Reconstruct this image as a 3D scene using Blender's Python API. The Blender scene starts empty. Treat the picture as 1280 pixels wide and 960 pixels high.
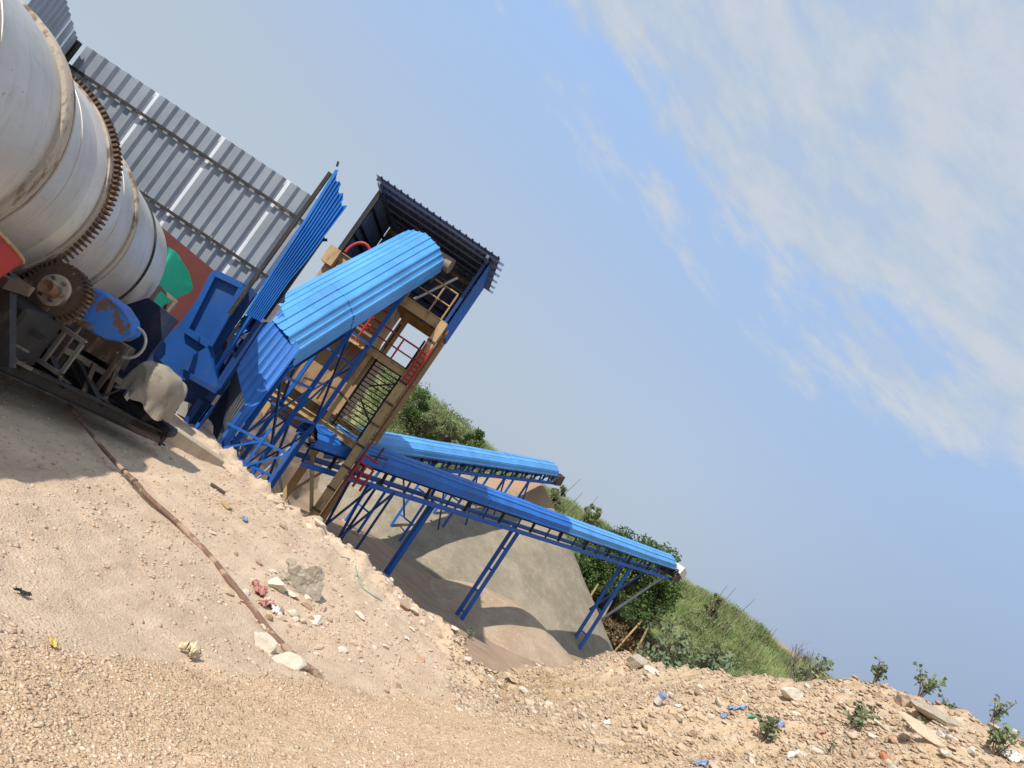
import bpy, math, random
import numpy as np
from mathutils import Vector, Matrix, Euler
random.seed(7); RNG = np.random.default_rng(7)
sc = bpy.context.scene
C = sc.collection
V = Vector
# ------------------------------------------------------------------ camera
FPX = 927.0; ROLL = math.radians(33.7); PITCH = math.radians(5)
CAM = V((0, 0, 5))
Fv = V((0, math.cos(PITCH), math.sin(PITCH))); U0 = V((0, -math.sin(PITCH), math.cos(PITCH))); R0 = V((1, 0, 0))
Ri = R0*math.cos(ROLL)+U0*math.sin(ROLL); Ui = -R0*math.sin(ROLL)+U0*math.cos(ROLL)
cd = bpy.data.cameras.new('camera'); cam = bpy.data.objects.new('camera', cd); C.objects.link(cam)
cd.sensor_width = 36; cd.lens = FPX/1280*36; cd.clip_end = 5000; cd.clip_start = .05
m = Matrix((Ri, Ui, -Fv)).transposed().to_4x4(); m.translation = CAM; cam.matrix_world = m
sc.camera = cam
def W(px, py, y=None, z=None, x=None):
    """survey helper: world point seen at photo pixel (px,py) at a known depth y, height z or x"""
    d = Fv*FPX+Ri*(px-640)+Ui*(480-py)
    t = y/d.y if y is not None else ((z-CAM.z)/d.z if z is not None else x/d.x)
    return CAM+d*t
# ------------------------------------------------------------------ noise
def _h(ix, iy, s):
    n = (ix.astype(np.int64)*374761393+iy.astype(np.int64)*668265263+s*974634777) & 0x7fffffff
    n = ((n ^ (n >> 13))*1274126177) & 0x7fffffff
    return ((n ^ (n >> 16)) & 0xffff)/65535.0
def vn(x, y, s=0):
    ix = np.floor(x); iy = np.floor(y); fx = x-ix; fy = y-iy
    fx = fx*fx*(3-2*fx); fy = fy*fy*(3-2*fy)
    a = _h(ix, iy, s); b = _h(ix+1, iy, s); c = _h(ix, iy+1, s); d = _h(ix+1, iy+1, s)
    return (a*(1-fx)+b*fx)*(1-fy)+(c*(1-fx)+d*fx)*fy-.5
def fbm(x, y, f=1., o=4, s=0):
    r = 0; a = 1.
    for k in range(o): r = r+a*vn(x*f+k*17.3, y*f-k*9.1, s+k); a *= .5; f *= 2.03
    return r
def sstep(a, b, x):
    t = np.clip((x-a)/(b-a), 0, 1); return t*t*(3-2*t)
# ------------------------------------------------------------------ terrain
EDGE = [(-9, 60), (-6.2, 24), (-5.6, 16), (-3.6, 12.8), (-2.3, 11.7), (-1, 11.5), (-.15, 11), (.5, 10.7), (1.2, 10.4), (1.66, 9.5), (2.05, 8.9), (2.2, 9.3), (2.6, 11.2),
        (3.4, 11.1), (3.8, 9.1), (4.35, 8), (4.8, 7.5), (5.5, 6.5), (8, 5.2), (40, 3)]
POLY = EDGE+[(40, -60), (-90, -60), (-90, 60)]
CP = [(0, 0, 3.35)]
def cp(px, py, **k):
    p = W(px, py, **k); CP.append((p.x, p.y, p.z))
cp(0, 960, z=3.2); cp(320, 960, z=3.2); cp(640, 960, z=3.5); cp(960, 960, z=4.1); cp(1280, 960, y=5.3)
cp(0, 800, z=3.1); cp(240, 842, z=2.97); cp(430, 857, z=2.86); cp(640, 885, z=2.76)
cp(395, 848, z=2.66); cp(300, 740, z=2.62); cp(150, 650, z=2.7); cp(0, 600, z=2.8); cp(500, 800, z=2.62)
cp(720, 900, y=7); cp(820, 880, y=7); cp(900, 950, y=5.5); cp(1100, 930, y=5.6)
cp(690, 838, y=11.1); cp(780, 812, y=10.8); cp(840, 850, y=9); cp(900, 851, y=8.5); cp(1000, 851, y=8); cp(1100, 862, y=7.5); cp(1280, 930, y=6.5)
cp(425, 668, z=2.6); cp(475, 711, z=2.6); cp(520, 746, z=2.6); cp(570, 786, z=2.6); cp(605, 830, z=2.58); cp(270, 572, z=2.55)
CP += [(-4.4, 8, 2.6), (-3.4, 10, 2.58), (-5, 12, 2.6), (-10, 14, 2.6), (-7, 8, 2.6), (-20, 5, 2.8), (-20, 16, 2.6), (-5, 0, 3.2), (5, 0, 4.7), (12, 2, 6), (12, -5, 6),
       (0, -10, 3.4), (-15, -10, 3.3), (9, 5, 5.8), (-9, 30, 2.6), (-30, 30, 2.6), (30, -10, 7), (30, 3, 7), (-40, -40, 3), (-40, 10, 2.8)]
cpa = np.array(CP, float)
def _phi(r2): return r2*np.log(r2+1e-9)*.5
def tps_fit():
    n = len(cpa); K = _phi(((cpa[:, None, :2]-cpa[None, :, :2])**2).sum(-1))+np.eye(n)*.15
    P = np.c_[np.ones(n), cpa[:, :2]]; A = np.zeros((n+3, n+3)); A[:n, :n] = K; A[:n, n:] = P; A[n:, :n] = P.T
    return np.linalg.solve(A, np.r_[cpa[:, 2], np.zeros(3)])
TW = tps_fit()
def mound(x, y):
    r = TW[-3]+TW[-2]*x+TW[-1]*y
    for i in range(len(cpa)):
        r = r+TW[i]*_phi((x-cpa[i, 0])**2+(y-cpa[i, 1])**2)
    return r
def edge_dist(x, y):
    best = np.full(x.shape, 1e9); bx = np.zeros(x.shape); by = np.zeros(x.shape)
    for (x0, y0), (x1, y1) in zip(EDGE[:-1], EDGE[1:]):
        dx, dy = x1-x0, y1-y0; t = np.clip(((x-x0)*dx+(y-y0)*dy)/(dx*dx+dy*dy), 0, 1)
        qx, qy = x0+t*dx, y0+t*dy; d = np.hypot(x-qx, y-qy); k = d < best
        best = np.where(k, d, best); bx = np.where(k, qx, bx); by = np.where(k, qy, by)
    inside = np.zeros(x.shape, bool); n = len(POLY)
    for i in range(n):
        x0, y0 = POLY[i]; x1, y1 = POLY[(i+1) % n]
        if y0 == y1: continue
        c = ((y0 > y) != (y1 > y)) & (x < (x1-x0)*(y-y0)/(y1-y0)+x0); inside ^= c
    return best, bx, by, inside
def terrain(x, y, detail=True):
    x = np.asarray(x, float); y = np.asarray(y, float)
    d, bx, by, ins = edge_dist(x, y)
    wob = fbm(x, y, 1.1, 3, 5)*.35+fbm(x, y, 4., 3, 8)*.12
    yard = .12*fbm(x, y, .15, 3, 3)-.3*np.exp(-((x-2.6)**2+(y-25)**2)/9)+.25*np.exp(-((x+.3)**2+(y-22)**2)/6)
    zi = mound(x, y); zo = mound(bx, by)-np.maximum(0, (d+wob*.8))*1.05
    z = np.where(ins, zi, np.maximum(zo, yard))
    if detail:
        near = sstep(30, 14, np.hypot(x, y))
        rub = sstep(1.2, 2.6, x+.25*(9-y)*(y > 6)+fbm(x, y, .8, 2, 9))
        lip = np.exp(-(d/.55)**2)*sstep(-4.2, -3, x)
        plateau = .05*fbm(x, y, 1.3, 3, 11)+.018*fbm(x, y, 6, 3, 12)
        rough = .1*fbm(x, y, 2.2, 3, 13)+.09*np.abs(fbm(x*.8+y*.3, y*2-x*.4, 3.5, 4, 14))+.03*fbm(x, y, 14, 2, 15)
        z = z+near*(plateau*(1-rub)+rough*rub+lip*(1-.65*rub)*(.30*np.abs(fbm(x, y, 3.1, 5, 17))-.05+.12*fbm(x, y, 8, 4, 18)))
    return z
def gz(x, y): return float(terrain(np.array([x]), np.array([y]))[0])
# ------------------------------------------------------------------ object helpers
ORG = {}
def put(o, parent=None):
    C.objects.link(o)
    if parent is not None: o.parent = parent
    ORG[o.name] = ORG.get(parent.name, V((0, 0, 0))) if parent is not None else V((0, 0, 0))
    return o
def tag(o, label=None, cat=None, group=None, kind=None):
    for k, v in (('label', label), ('category', cat), ('group', group), ('kind', kind)):
        if v: o[k] = v
    return o
def thing(name, label, cat, loc=(0, 0, 0), group=None):
    o = bpy.data.objects.new(name, None); C.objects.link(o); o.location = loc; o.empty_display_size = .1
    ORG[o.name] = V(loc); return tag(o, label, cat, group)
def frame_of(p, q, up=V((0, 0, 1))):
    a = (q-p).normalized()
    if abs(a.dot(up)) > .98: up = V((0, 1, 0)) if abs(a.y) < .9 else V((1, 0, 0))
    s = a.cross(up).normalized(); u = s.cross(a).normalized(); return a, s, u
class MB:
    def __init__(s): s.v = []; s.f = []
    def add(s, vs, fs):
        b = len(s.v); s.v += [tuple(v) for v in vs]; s.f += [tuple(i+b for i in f) for f in fs]; return s
    def bar(s, p, q, w, h=None, up=V((0, 0, 1))):
        h = h or w; p = V(p); q = V(q); a, sd, u = frame_of(p, q, up)
        vs = [o+sd*(i*w/2)+u*(j*h/2) for o in (p, q) for i, j in ((-1, -1), (1, -1), (1, 1), (-1, 1))]
        return s.add(vs, [(0, 3, 2, 1), (4, 5, 6, 7), (0, 1, 5, 4), (1, 2, 6, 5), (2, 3, 7, 6), (3, 0, 4, 7)])
    def chan(s, p, q, w, h, t=.012, up=V((0, 0, 1))):
        """I section: two flanges and a web"""
        p = V(p); q = V(q); a, sd, u = frame_of(p, q, up)
        s.bar(p+u*(h/2-t/2), q+u*(h/2-t/2), w, t, up); s.bar(p-u*(h/2-t/2), q-u*(h/2-t/2), w, t, up); s.bar(p, q, t, h-2*t, up); return s
    def box(s, c, sx, sy, sz):
        c = V(c); return s.bar(c-V((0, sy/2, 0)), c+V((0, sy/2, 0)), sx, sz)
    def tube(s, pts, r, n=10, cap=True):
        pts = [V(p) for p in pts]; rs = r if isinstance(r, (list, tuple)) else [r]*len(pts); vs = []; N = len(pts)
        t0 = (pts[1]-pts[0]).normalized(); nn = t0.cross(V((0, 0, 1)) if abs(t0.z) < .9 else V((1, 0, 0))).normalized()
        for i, p in enumerate(pts):
            t = (pts[min(i+1, N-1)]-pts[max(i-1, 0)]).normalized(); nn = (nn-t*nn.dot(t)).normalized(); b = t.cross(nn)
            for k in range(n):
                a = 2*math.pi*k/n; vs.append(p+(nn*math.cos(a)+b*math.sin(a))*rs[i])
        fs = [(i*n+k, i*n+(k+1) % n, (i+1)*n+(k+1) % n, (i+1)*n+k) for i in range(N-1) for k in range(n)]
        if cap: fs += [tuple(range(n-1, -1, -1)), tuple((N-1)*n+k for k in range(n))]
        return s.add(vs, fs)
    def lathe(s, c, a, prof, n=64, teeth=None):
        """prof: (station along axis a, radius)"""
        c = V(c); a = V(a).normalized(); sd = a.cross(V((0, 0, 1))).normalized(); u = sd.cross(a); vs = []
        for st, r in prof:
            for k in range(n):
                t = 2*math.pi*k/n; rr = r+(teeth if (teeth and (k % 4) in (0, 1) and r > 0) else 0)
                vs.append(c+a*st+(sd*math.cos(t)+u*math.sin(t))*rr)
        N = len(prof); fs = [(i*n+k, i*n+(k+1) % n, (i+1)*n+(k+1) % n, (i+1)*n+k) for i in range(N-1) for k in range(n)]
        return s.add(vs, fs)
    def prism(s, pts, ext):
        """planar polygon (world points) extruded by vector"""
        pts = [V(p) for p in pts]; n = len(pts); e = V(ext)
        vs = pts+[p+e for p in pts]
        return s.add(vs, [tuple(range(n)), tuple(range(2*n-1, n-1, -1))]+[(i, i+n, (i+1) % n+n, (i+1) % n) for i in range(n)])
    def grid(s, rows):
        n = len(rows[0]); vs = [p for r in rows for p in r]
        return s.add(vs, [(i*n+k, i*n+k+1, (i+1)*n+k+1, (i+1)*n+k) for i in range(len(rows)-1) for k in range(n-1)])
    def build(s, name, mat, parent=None, smooth=False, solid=0, bevel=0):
        me = bpy.data.meshes.new(name); o = bpy.data.objects.new(name, me); put(o, parent); g = ORG[o.name]
        me.from_pydata([(x-g.x, y-g.y, z-g.z) for x, y, z in s.v], [], s.f); me.materials.append(mat)
        if smooth:
            me.polygons.foreach_set('use_smooth', [True]*len(me.polygons))
            try: me.set_sharp_from_angle(angle=math.radians(35))
            except Exception: pass
        me.update()
        if solid:
            md = o.modifiers.new('thickness', 'SOLIDIFY'); md.thickness = solid; md.offset = 0
        if bevel:
            md = o.modifiers.new('bevel', 'BEVEL'); md.width = bevel; md.segments = 1; md.limit_method = 'ANGLE'
        return o
def np_mesh(name, vs, fs, mat, parent=None, nper=None, attr=None):
    """vs (n,3) array, fs (m,k) array of equal sized faces"""
    me = bpy.data.meshes.new(name); o = bpy.data.objects.new(name, me); put(o, parent); g = ORG[o.name]
    vs = np.asarray(vs, np.float32)-np.array(g, np.float32); fs = np.asarray(fs, np.int32); k = fs.shape[1]
    me.vertices.add(len(vs)); me.vertices.foreach_set('co', vs.ravel())
    me.loops.add(fs.size); me.loops.foreach_set('vertex_index', fs.ravel())
    me.polygons.add(len(fs)); me.polygons.foreach_set('loop_start', np.arange(len(fs), dtype=np.int32)*k)
    me.polygons.foreach_set('loop_total', np.full(len(fs), k, np.int32)); me.update(calc_edges=True); me.materials.append(mat)
    if attr is not None:
        ca = me.color_attributes.new('zone', 'FLOAT_COLOR', 'POINT'); ca.data.foreach_set('color', np.asarray(attr, np.float32).ravel())
    return o
# ------------------------------------------------------------------ materials
def nt(name):
    m = bpy.data.materials.new(name); m.use_nodes = True; n = m.node_tree; b = n.nodes['Principled BSDF']; return m, n, b
def nd(n, t, **k):
    x = n.nodes.new(t)
    for a, v in k.items():
        if a.startswith('i_'): x.inputs[a[2:].replace('_', ' ')].default_value = v
        else: setattr(x, a, v)
    return x
def mixc(n, fac, a, b, mode='MIX'):
    x = n.nodes.new('ShaderNodeMix'); x.data_type = 'RGBA'; x.blend_type = mode; x.clamp_factor = True
    for sock, v in ((x.inputs[0], fac), (x.inputs[6], a), (x.inputs[7], b)):
        if isinstance(v, bpy.types.NodeSocket): n.links.new(v, sock)
        elif sock == x.inputs[0]: sock.default_value = v
        else: sock.default_value = (*v, 1) if len(v) == 3 else v
    return x.outputs[2]
def ramp(n, src, p0, p1, c0=0., c1=1.):
    x = n.nodes.new('ShaderNodeMapRange'); x.interpolation_type = 'SMOOTHSTEP'; n.links.new(src, x.inputs[0])
    x.inputs[1].default_value = p0; x.inputs[2].default_value = p1; x.inputs[3].default_value = c0; x.inputs[4].default_value = c1
    return x.outputs[0]
def coords(n, scale=(1, 1, 1), kind='Object'):
    t = n.nodes.new('ShaderNodeTexCoord'); mp = n.nodes.new('ShaderNodeMapping'); n.links.new(t.outputs[kind], mp.inputs[0]); mp.inputs['Scale'].default_value = scale
    return mp.outputs[0]
def noise(n, vec, scale, det=5, rough=.6):
    x = nd(n, 'ShaderNodeTexNoise'); x.inputs['Scale'].default_value = scale; x.inputs['Detail'].default_value = det; x.inputs['Roughness'].default_value = rough
    n.links.new(vec, x.inputs['Vector']); return x.outputs['Fac']
def bump(n, b, h, strength=.3, dist=.02):
    x = nd(n, 'ShaderNodeBump'); x.inputs['Strength'].default_value = strength; x.inputs['Distance'].default_value = dist
    n.links.new(h, x.inputs['Height']); n.links.new(x.outputs[0], b.inputs['Normal'])
def sc3(c, k): return tuple(min(1, v*k) for v in c)
def paint(name, col, rough=.45, metal=0., dirt=(.22, .17, .12), amt=.35, dscale=2.5, stretch=(1, 1, .35), var=.12, bumpy=.08, spec=.5):
    m, n, b = nt(name); co = coords(n, stretch); c1 = coords(n)
    a = noise(n, c1, .9, 4); base = mixc(n, ramp(n, a, .3, .7), sc3(col, 1-var), sc3(col, 1+var))
    d = noise(n, co, dscale, 8, .68); f = ramp(n, d, .5, .5+.22/max(amt, .05)*.35, 0, min(1, amt*1.6))
    base = mixc(n, f, base, dirt)
    g = noise(n, c1, 40, 3); base = mixc(n, ramp(n, g, .4, .75, 0, .18), base, sc3(col, .55))
    n.links.new(base, b.inputs['Base Color']); b.inputs['Metallic'].default_value = metal
    r = n.nodes.new('ShaderNodeMapRange'); n.links.new(d, r.inputs[0]); r.inputs[3].default_value = rough*.8; r.inputs[4].default_value = min(1, rough*1.5)
    n.links.new(r.outputs[0], b.inputs['Roughness']); b.inputs['Specular IOR Level'].default_value = spec
    bump(n, b, noise(n, c1, 12, 4), bumpy, .02); return m
def stonem(name, c0, c1, scale=6, bs=.5):
    m, n, b = nt(name); oi = nd(n, 'ShaderNodeObjectInfo'); co = coords(n)
    a = noise(n, co, scale, 8, .7); col = mixc(n, ramp(n, a, .35, .65), c0, c1)
    col = mixc(n, oi.outputs['Random'], col, mixc(n, .5, col, (.62, .52, .42)))
    n.links.new(col, b.inputs['Base Color']); b.inputs['Roughness'].default_value = .93; b.inputs['Specular IOR Level'].default_value = .2
    bump(n, b, noise(n, co, scale*3, 8, .7), bs, .02); return m
def islandm(name, cols, rough=.85, trans=0., spec=.2, bs=0):
    """per-leaf / per-stone colour variation"""
    m, n, b = nt(name); g = nd(n, 'ShaderNodeNewGeometry'); cr = nd(n, 'ShaderNodeValToRGB'); n.links.new(g.outputs['Random Per Island'], cr.inputs[0])
    el = cr.color_ramp.elements
    while len(el) < len(cols): el.new(.5)
    for i, c in enumerate(cols): el[i].position = i/(len(cols)-1); el[i].color = (*c, 1)
    big = noise(n, coords(n), .7 if trans else 1.5, 3); col = mixc(n, ramp(n, big, .3, .7, .0, .6), cr.outputs[0], mixc(n, 1., cr.outputs[0], (.5, .5, .45) if trans else (.72, .68, .64), 'MULTIPLY'))
    n.links.new(col, b.inputs['Base Color']); b.inputs['Roughness'].default_value = rough; b.inputs['Specular IOR Level'].default_value = spec
    if trans:
        t = nd(n, 'ShaderNodeBsdfTranslucent'); n.links.new(col, t.inputs[0]); ms = nd(n, 'ShaderNodeMixShader'); ms.inputs[0].default_value = trans
        n.links.new(b.outputs[0], ms.inputs[1]); n.links.new(t.outputs[0], ms.inputs[2]); n.links.new(ms.outputs[0], n.nodes['Material Output'].inputs[0])
    if bs: bump(n, b, noise(n, coords(n), 60, 4), bs, .005)
    return m
BLUE = paint('blue_paint', (.015, .13, .50), .38, dirt=(.10, .12, .16), amt=.2)
BLUED = paint('shaded_blue_paint', (.007, .05, .20), .42, dirt=(.05, .06, .09), amt=.3)  # darker copy of the blue; paints in the shade on bin casing and posts
SHEET = paint('blue_sheet', (.085, .32, .68), .34, dirt=(.14, .30, .55), amt=.3, dscale=3, stretch=(1, 1, 1), var=.16, bumpy=.25)
SHEETS = paint('blue_sheet_aged', (.014, .14, .50), .45, dirt=(.05, .13, .32), amt=.3, dscale=3, stretch=(1, 1, 1), var=.18, bumpy=.25)
NAVY = paint('navy_cladding', (.15, .20, .34), .5, dirt=(.1, .09, .08), amt=.2)  # base raised so the colour stands in for bounce light inside the loft
GREY = paint('grey_sheet', (.28, .315, .365), .38, .15, dirt=(.24, .23, .22), amt=.25, stretch=(1, 1, .3))
CLEAR = paint('translucent_sheet', (.70, .74, .80), .4, dirt=(.6, .6, .55), amt=.15)
TAN = paint('tan_paint', (.52, .36, .17), .55, dirt=(.20, .12, .06), amt=.45, dscale=4)
TAND = paint('tan_hopper_paint', (.40, .26, .14), .6, dirt=(.10, .07, .045), amt=.5)
RED = paint('red_paint', (.42, .03, .03), .5, dirt=(.16, .06, .04), amt=.35)
REDP = paint('red_panel', (.12, .022, .018), .6, dirt=(.12, .04, .03), amt=.3)
DGAL = paint('dusty_grey_steel', (.20, .17, .14), .7, dirt=(.09, .065, .05), amt=.5, dscale=6)
MBLU = paint('mid_blue_paint', (.008, .075, .30), .42, dirt=(.06, .08, .12), amt=.35)
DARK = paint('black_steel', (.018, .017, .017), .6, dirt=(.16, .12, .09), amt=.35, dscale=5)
DRUST = paint('dusty_brown_steel', (.09, .06, .045), .75, dirt=(.30, .22, .15), amt=.5, dscale=5)
RUST = paint('rusty_gear_steel', (.10, .06, .038), .7, .3, dirt=(.34, .22, .13), amt=.5, dscale=9)
GALV = paint('galvanised_steel', (.45, .44, .41), .5, .3, dirt=(.2, .16, .12), amt=.3)
CONC = paint('concrete', (.46, .38, .29), .9, dirt=(.3, .24, .18), amt=.4, bumpy=.4, spec=.2)
CANV = paint('grey_canvas', (.30, .26, .21), .95, dirt=(.17, .14, .11), amt=.45, dscale=5, stretch=(1, 1, 1), bumpy=.3, spec=.1)
GREEN = paint('green_tarpaulin', (.01, .42, .24), .5, dirt=(.01, .2, .14), amt=.2)
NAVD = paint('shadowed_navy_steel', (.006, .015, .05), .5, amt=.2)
BELT = paint('belt_rubber', (.03, .03, .032), .8, dirt=(.2, .17, .13), amt=.4)
PIPEM = paint('brown_plastic_hose', (.17, .095, .065), .75, dirt=(.36, .26, .18), amt=.9, dscale=7, stretch=(1, 1, 1), bumpy=.3)
def drum_mat():
    m, n, b = nt('drum_steel'); co = coords(n); st = coords(n, (3, .5, 3))
    a = noise(n, co, 1.2, 5); base = mixc(n, ramp(n, a, .3, .7), (.54, .505, .455), (.66, .63, .585))
    s1 = noise(n, st, 5, 9, .72); base = mixc(n, ramp(n, s1, .56, .8, 0, .65), base, (.33, .22, .13))
    s2 = noise(n, co, 9, 8, .75); base = mixc(n, ramp(n, s2, .62, .7, 0, .8), base, (.22, .12, .07))
    s3 = noise(n, coords(n, (1, 6, 1)), 2.2, 6, .6); base = mixc(n, ramp(n, s3, .5, .72, 0, .35), base, (.42, .36, .28))
    s4 = noise(n, coords(n, (1.2, 1.2, 5)), 3.1, 10, .78); base = mixc(n, ramp(n, s4, .62, .68, 0, .5), base, (.30, .23, .16))
    n.links.new(base, b.inputs['Base Color']); b.inputs['Metallic'].default_value = .5
    r = n.nodes.new('ShaderNodeMapRange'); n.links.new(s1, r.inputs[0]); r.inputs[3].default_value = .32; r.inputs[4].default_value = .62
    n.links.new(r.outputs[0], b.inputs['Roughness']); bump(n, b, noise(n, co, 3, 6), .15, .03); return m
DRUM = drum_mat()
DUSTW = paint('dusty_ring_steel', (.42, .36, .29), .7, .1, dirt=(.16, .10, .06), amt=.6, dscale=6)
def guard_mat():
    m, n, b = nt('blue_guard_rusting'); co = coords(n); a = noise(n, co, 4, 7, .65); f = ramp(n, a, .53, .56)
    base = mixc(n, f, (.02, .14, .48), (.13, .07, .04)); n.links.new(base, b.inputs['Base Color']); b.inputs['Roughness'].default_value = .6; bump(n, b, a, .3, .01); return m
GUARD = guard_mat()
def ground_mat():
    m, n, b = nt('ground_earth'); at = nd(n, 'ShaderNodeAttribute', attribute_name='zone'); co = coords(n)
    sep = nd(n, 'ShaderNodeSeparateColor'); n.links.new(at.outputs['Color'], sep.inputs[0])
    n1 = noise(n, co, 1.3, 8, .65); n2 = noise(n, co, 9, 8, .7); n3 = noise(n, co, 70, 4, .7)
    n4 = noise(n, coords(n, (2.2, .8, 1)), 42, 5, .75)
    vo = nd(n, 'ShaderNodeTexVoronoi'); vo.inputs['Scale'].default_value = 55; n.links.new(co, vo.inputs['Vector'])
    vo2 = nd(n, 'ShaderNodeTexVoronoi'); vo2.inputs['Scale'].default_value = 130; n.links.new(co, vo2.inputs['Vector'])
    dust = mixc(n, ramp(n, n1, .3, .7), (.50, .37, .255), (.63, .485, .35))
    dust = mixc(n, ramp(n, n2, .35, .7, 0, .45), dust, (.38, .27, .185)); dust = mixc(n, ramp(n, n3, .5, .68, 0, .35), dust, (.33, .24, .17)); dust = mixc(n, ramp(n, n4, .52, .62, 0, .5), dust, (.68, .56, .44))
    dust = mixc(n, ramp(n, vo2.outputs['Color'], .2, .9, 0, .35), dust, (.66, .54, .42))
    n5 = noise(n, coords(n, (2.6, .35, 1)), 2.4, 7, .7); dust = mixc(n, ramp(n, n5, .47, .62, 0, .4), dust, (.70, .56, .43)); dust = mixc(n, ramp(n, n5, .44, .34, 0, .35), dust, (.34, .25, .18))
    grav = mixc(n, ramp(n, vo.outputs['Color'], .1, .9), (.50, .35, .23), (.66, .50, .35))
    grav = mixc(n, ramp(n, n2, .4, .7, 0, .4), grav, (.36, .24, .15))
    rub = mixc(n, ramp(n, n2, .3, .7), (.46, .32, .19), (.62, .50, .37)); rub = mixc(n, ramp(n, n3, .5, .8, 0, .6), rub, (.30, .21, .13))
    yard = mixc(n, ramp(n, noise(n, coords(n, (.8, 1.2, 1)), 1.2, 7), .3, .7), (.30, .21, .145), (.40, .29, .205))
    col = mixc(n, sep.outputs[0], dust, grav); col = mixc(n, sep.outputs[1], col, rub); col = mixc(n, sep.outputs[2], col, yard)
    n.links.new(col, b.inputs['Base Color']); b.inputs['Roughness'].default_value = .95; b.inputs['Specular IOR Level'].default_value = .15
    mx = nd(n, 'ShaderNodeMath', operation='ADD'); n.links.new(n3, mx.inputs[0]); n.links.new(vo.outputs['Distance'], mx.inputs[1])
    mx2 = nd(n, 'ShaderNodeMath', operation='MULTIPLY_ADD'); n.links.new(n2, mx2.inputs[0]); mx2.inputs[1].default_value = 2.; n.links.new(mx.outputs[0], mx2.inputs[2])
    bump(n, b, mx2.outputs[0], .6, .018); return m
# ------------------------------------------------------------------ ground sheet
def axis(parts):
    a = []
    for lo, hi, st in parts: a += list(np.arange(lo, hi, st))
    return np.array(a+[parts[-1][1]])
gx = axis([(-4000, -400, 400), (-400, -60, 40), (-60, -14, 2), (-14, -6, .25), (-6, 7, .05), (7, 14, .2), (14, 60, 2), (60, 400, 40), (400, 4000, 400)])
gy = axis([(-3000, -300, 300), (-300, -20, 20), (-20, 0, 1), (0, 1.5, .15), (1.5, 13, .05), (13, 20, .15), (20, 60, 1), (60, 400, 20), (400, 4000, 300)])
GX, GY = np.meshgrid(gx, gy); GZ = terrain(GX, GY)
far = sstep(60, 200, np.hypot(GX, GY)); GZ = GZ*(1-far)
ed, _, _, ins = edge_dist(GX, GY)
# zones: coarse gravel on the near heap, rubble on the right, brown yard beyond the edge
bl = np.array([[*W(0, 800, z=3.05)[:2]], [*W(240, 842, z=2.97)[:2]], [*W(430, 857, z=2.86)[:2]], [*W(640, 885, z=2.76)[:2]]])
def gravel_side(x, y):
    """positive on the camera's side of the heap's foot"""
    yb = np.interp(x, [-6, bl[0, 0], bl[1, 0], bl[2, 0], bl[3, 0], 6], [bl[0, 1]-2.5, bl[0, 1], bl[1, 1], bl[2, 1], bl[3, 1], bl[3, 1]+1.5])
    return yb-y
zr = sstep(-.25, .25, gravel_side(GX, GY)+.5*fbm(GX, GY, 1.5, 3, 31)); zr = zr*sstep(4.5, 2, GX)
zg = sstep(1.6, 2.8, GX+.25*np.clip(GY-5, 0, 4)+.9*fbm(GX, GY, .9, 3, 32))*sstep(-.6, .8, GY+GX*.2-3.5)
zb = np.where(ins, 0, sstep(.3, 1.2, ed+.4*fbm(GX, GY, 1, 2, 33)))
att = np.stack([zr, zg, zb, np.ones_like(zr)], -1).reshape(-1, 4)
nx, ny = len(gx), len(gy); idx = np.arange(nx*ny).reshape(ny, nx)
gf = np.stack([idx[:-1, :-1], idx[:-1, 1:], idx[1:, 1:], idx[1:, :-1]], -1).reshape(-1, 4)
g = np_mesh('ground', np.stack([GX, GY, GZ], -1).reshape(-1, 3), gf, ground_mat(), attr=att); tag(g, kind='structure')
g.data.polygons.foreach_set('use_smooth', np.ones(len(gf), bool))
# ------------------------------------------------------------------ loose gravel (nobody could count it)
OCT = np.array([(1, 0, 0), (-1, 0, 0), (0, 1, 0), (0, -1, 0), (0, 0, 1), (0, 0, -1)], float)
OF = np.array([(0, 2, 4), (2, 1, 4), (1, 3, 4), (3, 0, 4), (2, 0, 5), (1, 2, 5), (3, 1, 5), (0, 3, 5)])
CUBE = np.array([(x, y, z) for x in (-1, 1) for y in (-1, 1) for z in (-1, 1)], float)*.7
CF = np.array([(0, 1, 3), (0, 3, 2), (4, 6, 7), (4, 7, 5), (0, 4, 5), (0, 5, 1), (2, 3, 7), (2, 7, 6), (0, 2, 6), (0, 6, 4), (1, 5, 7), (1, 7, 3)])
def scatter(name, x, y, size, flat, mat, base=CUBE, bf=CF, sink=.25):
    n = len(x); z = terrain(x, y); P = np.stack([x, y, z+size*(.5-sink)*flat], -1)
    vv = base[None]*(1+RNG.uniform(-.45, .45, (n, len(base), 3)))
    vv *= np.stack([size*RNG.uniform(.7, 1.4, n), size*RNG.uniform(.6, 1, n), size*flat*RNG.uniform(.6, 1.2, n)], -1)[:, None, :]*.6
    a = RNG.uniform(0, 6.28, n); ca, sa = np.cos(a)[:, None], np.sin(a)[:, None]; tx = RNG.uniform(-.5, .5, n)[:, None]
    yx = vv[..., 1]*np.cos(tx)-vv[..., 2]*np.sin(tx); zx = vv[..., 1]*np.sin(tx)+vv[..., 2]*np.cos(tx)
    xx = vv[..., 0]*ca-yx*sa; yy = vv[..., 0]*sa+yx*ca
    vs = (np.stack([xx, yy, zx], -1)+P[:, None]).reshape(-1, 3); fs = (bf[None]+(np.arange(n)*len(base))[:, None, None]).reshape(-1, 3)
    return np_mesh(name, vs, fs, mat)
GRAVM = islandm('gravel_stones', [(.50, .35, .235), (.57, .42, .29), (.64, .49, .35), (.60, .44, .30), (.76, .65, .52), (.50, .36, .25), (.66, .50, .36), (.42, .32, .24), (.58, .41, .27)])
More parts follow.
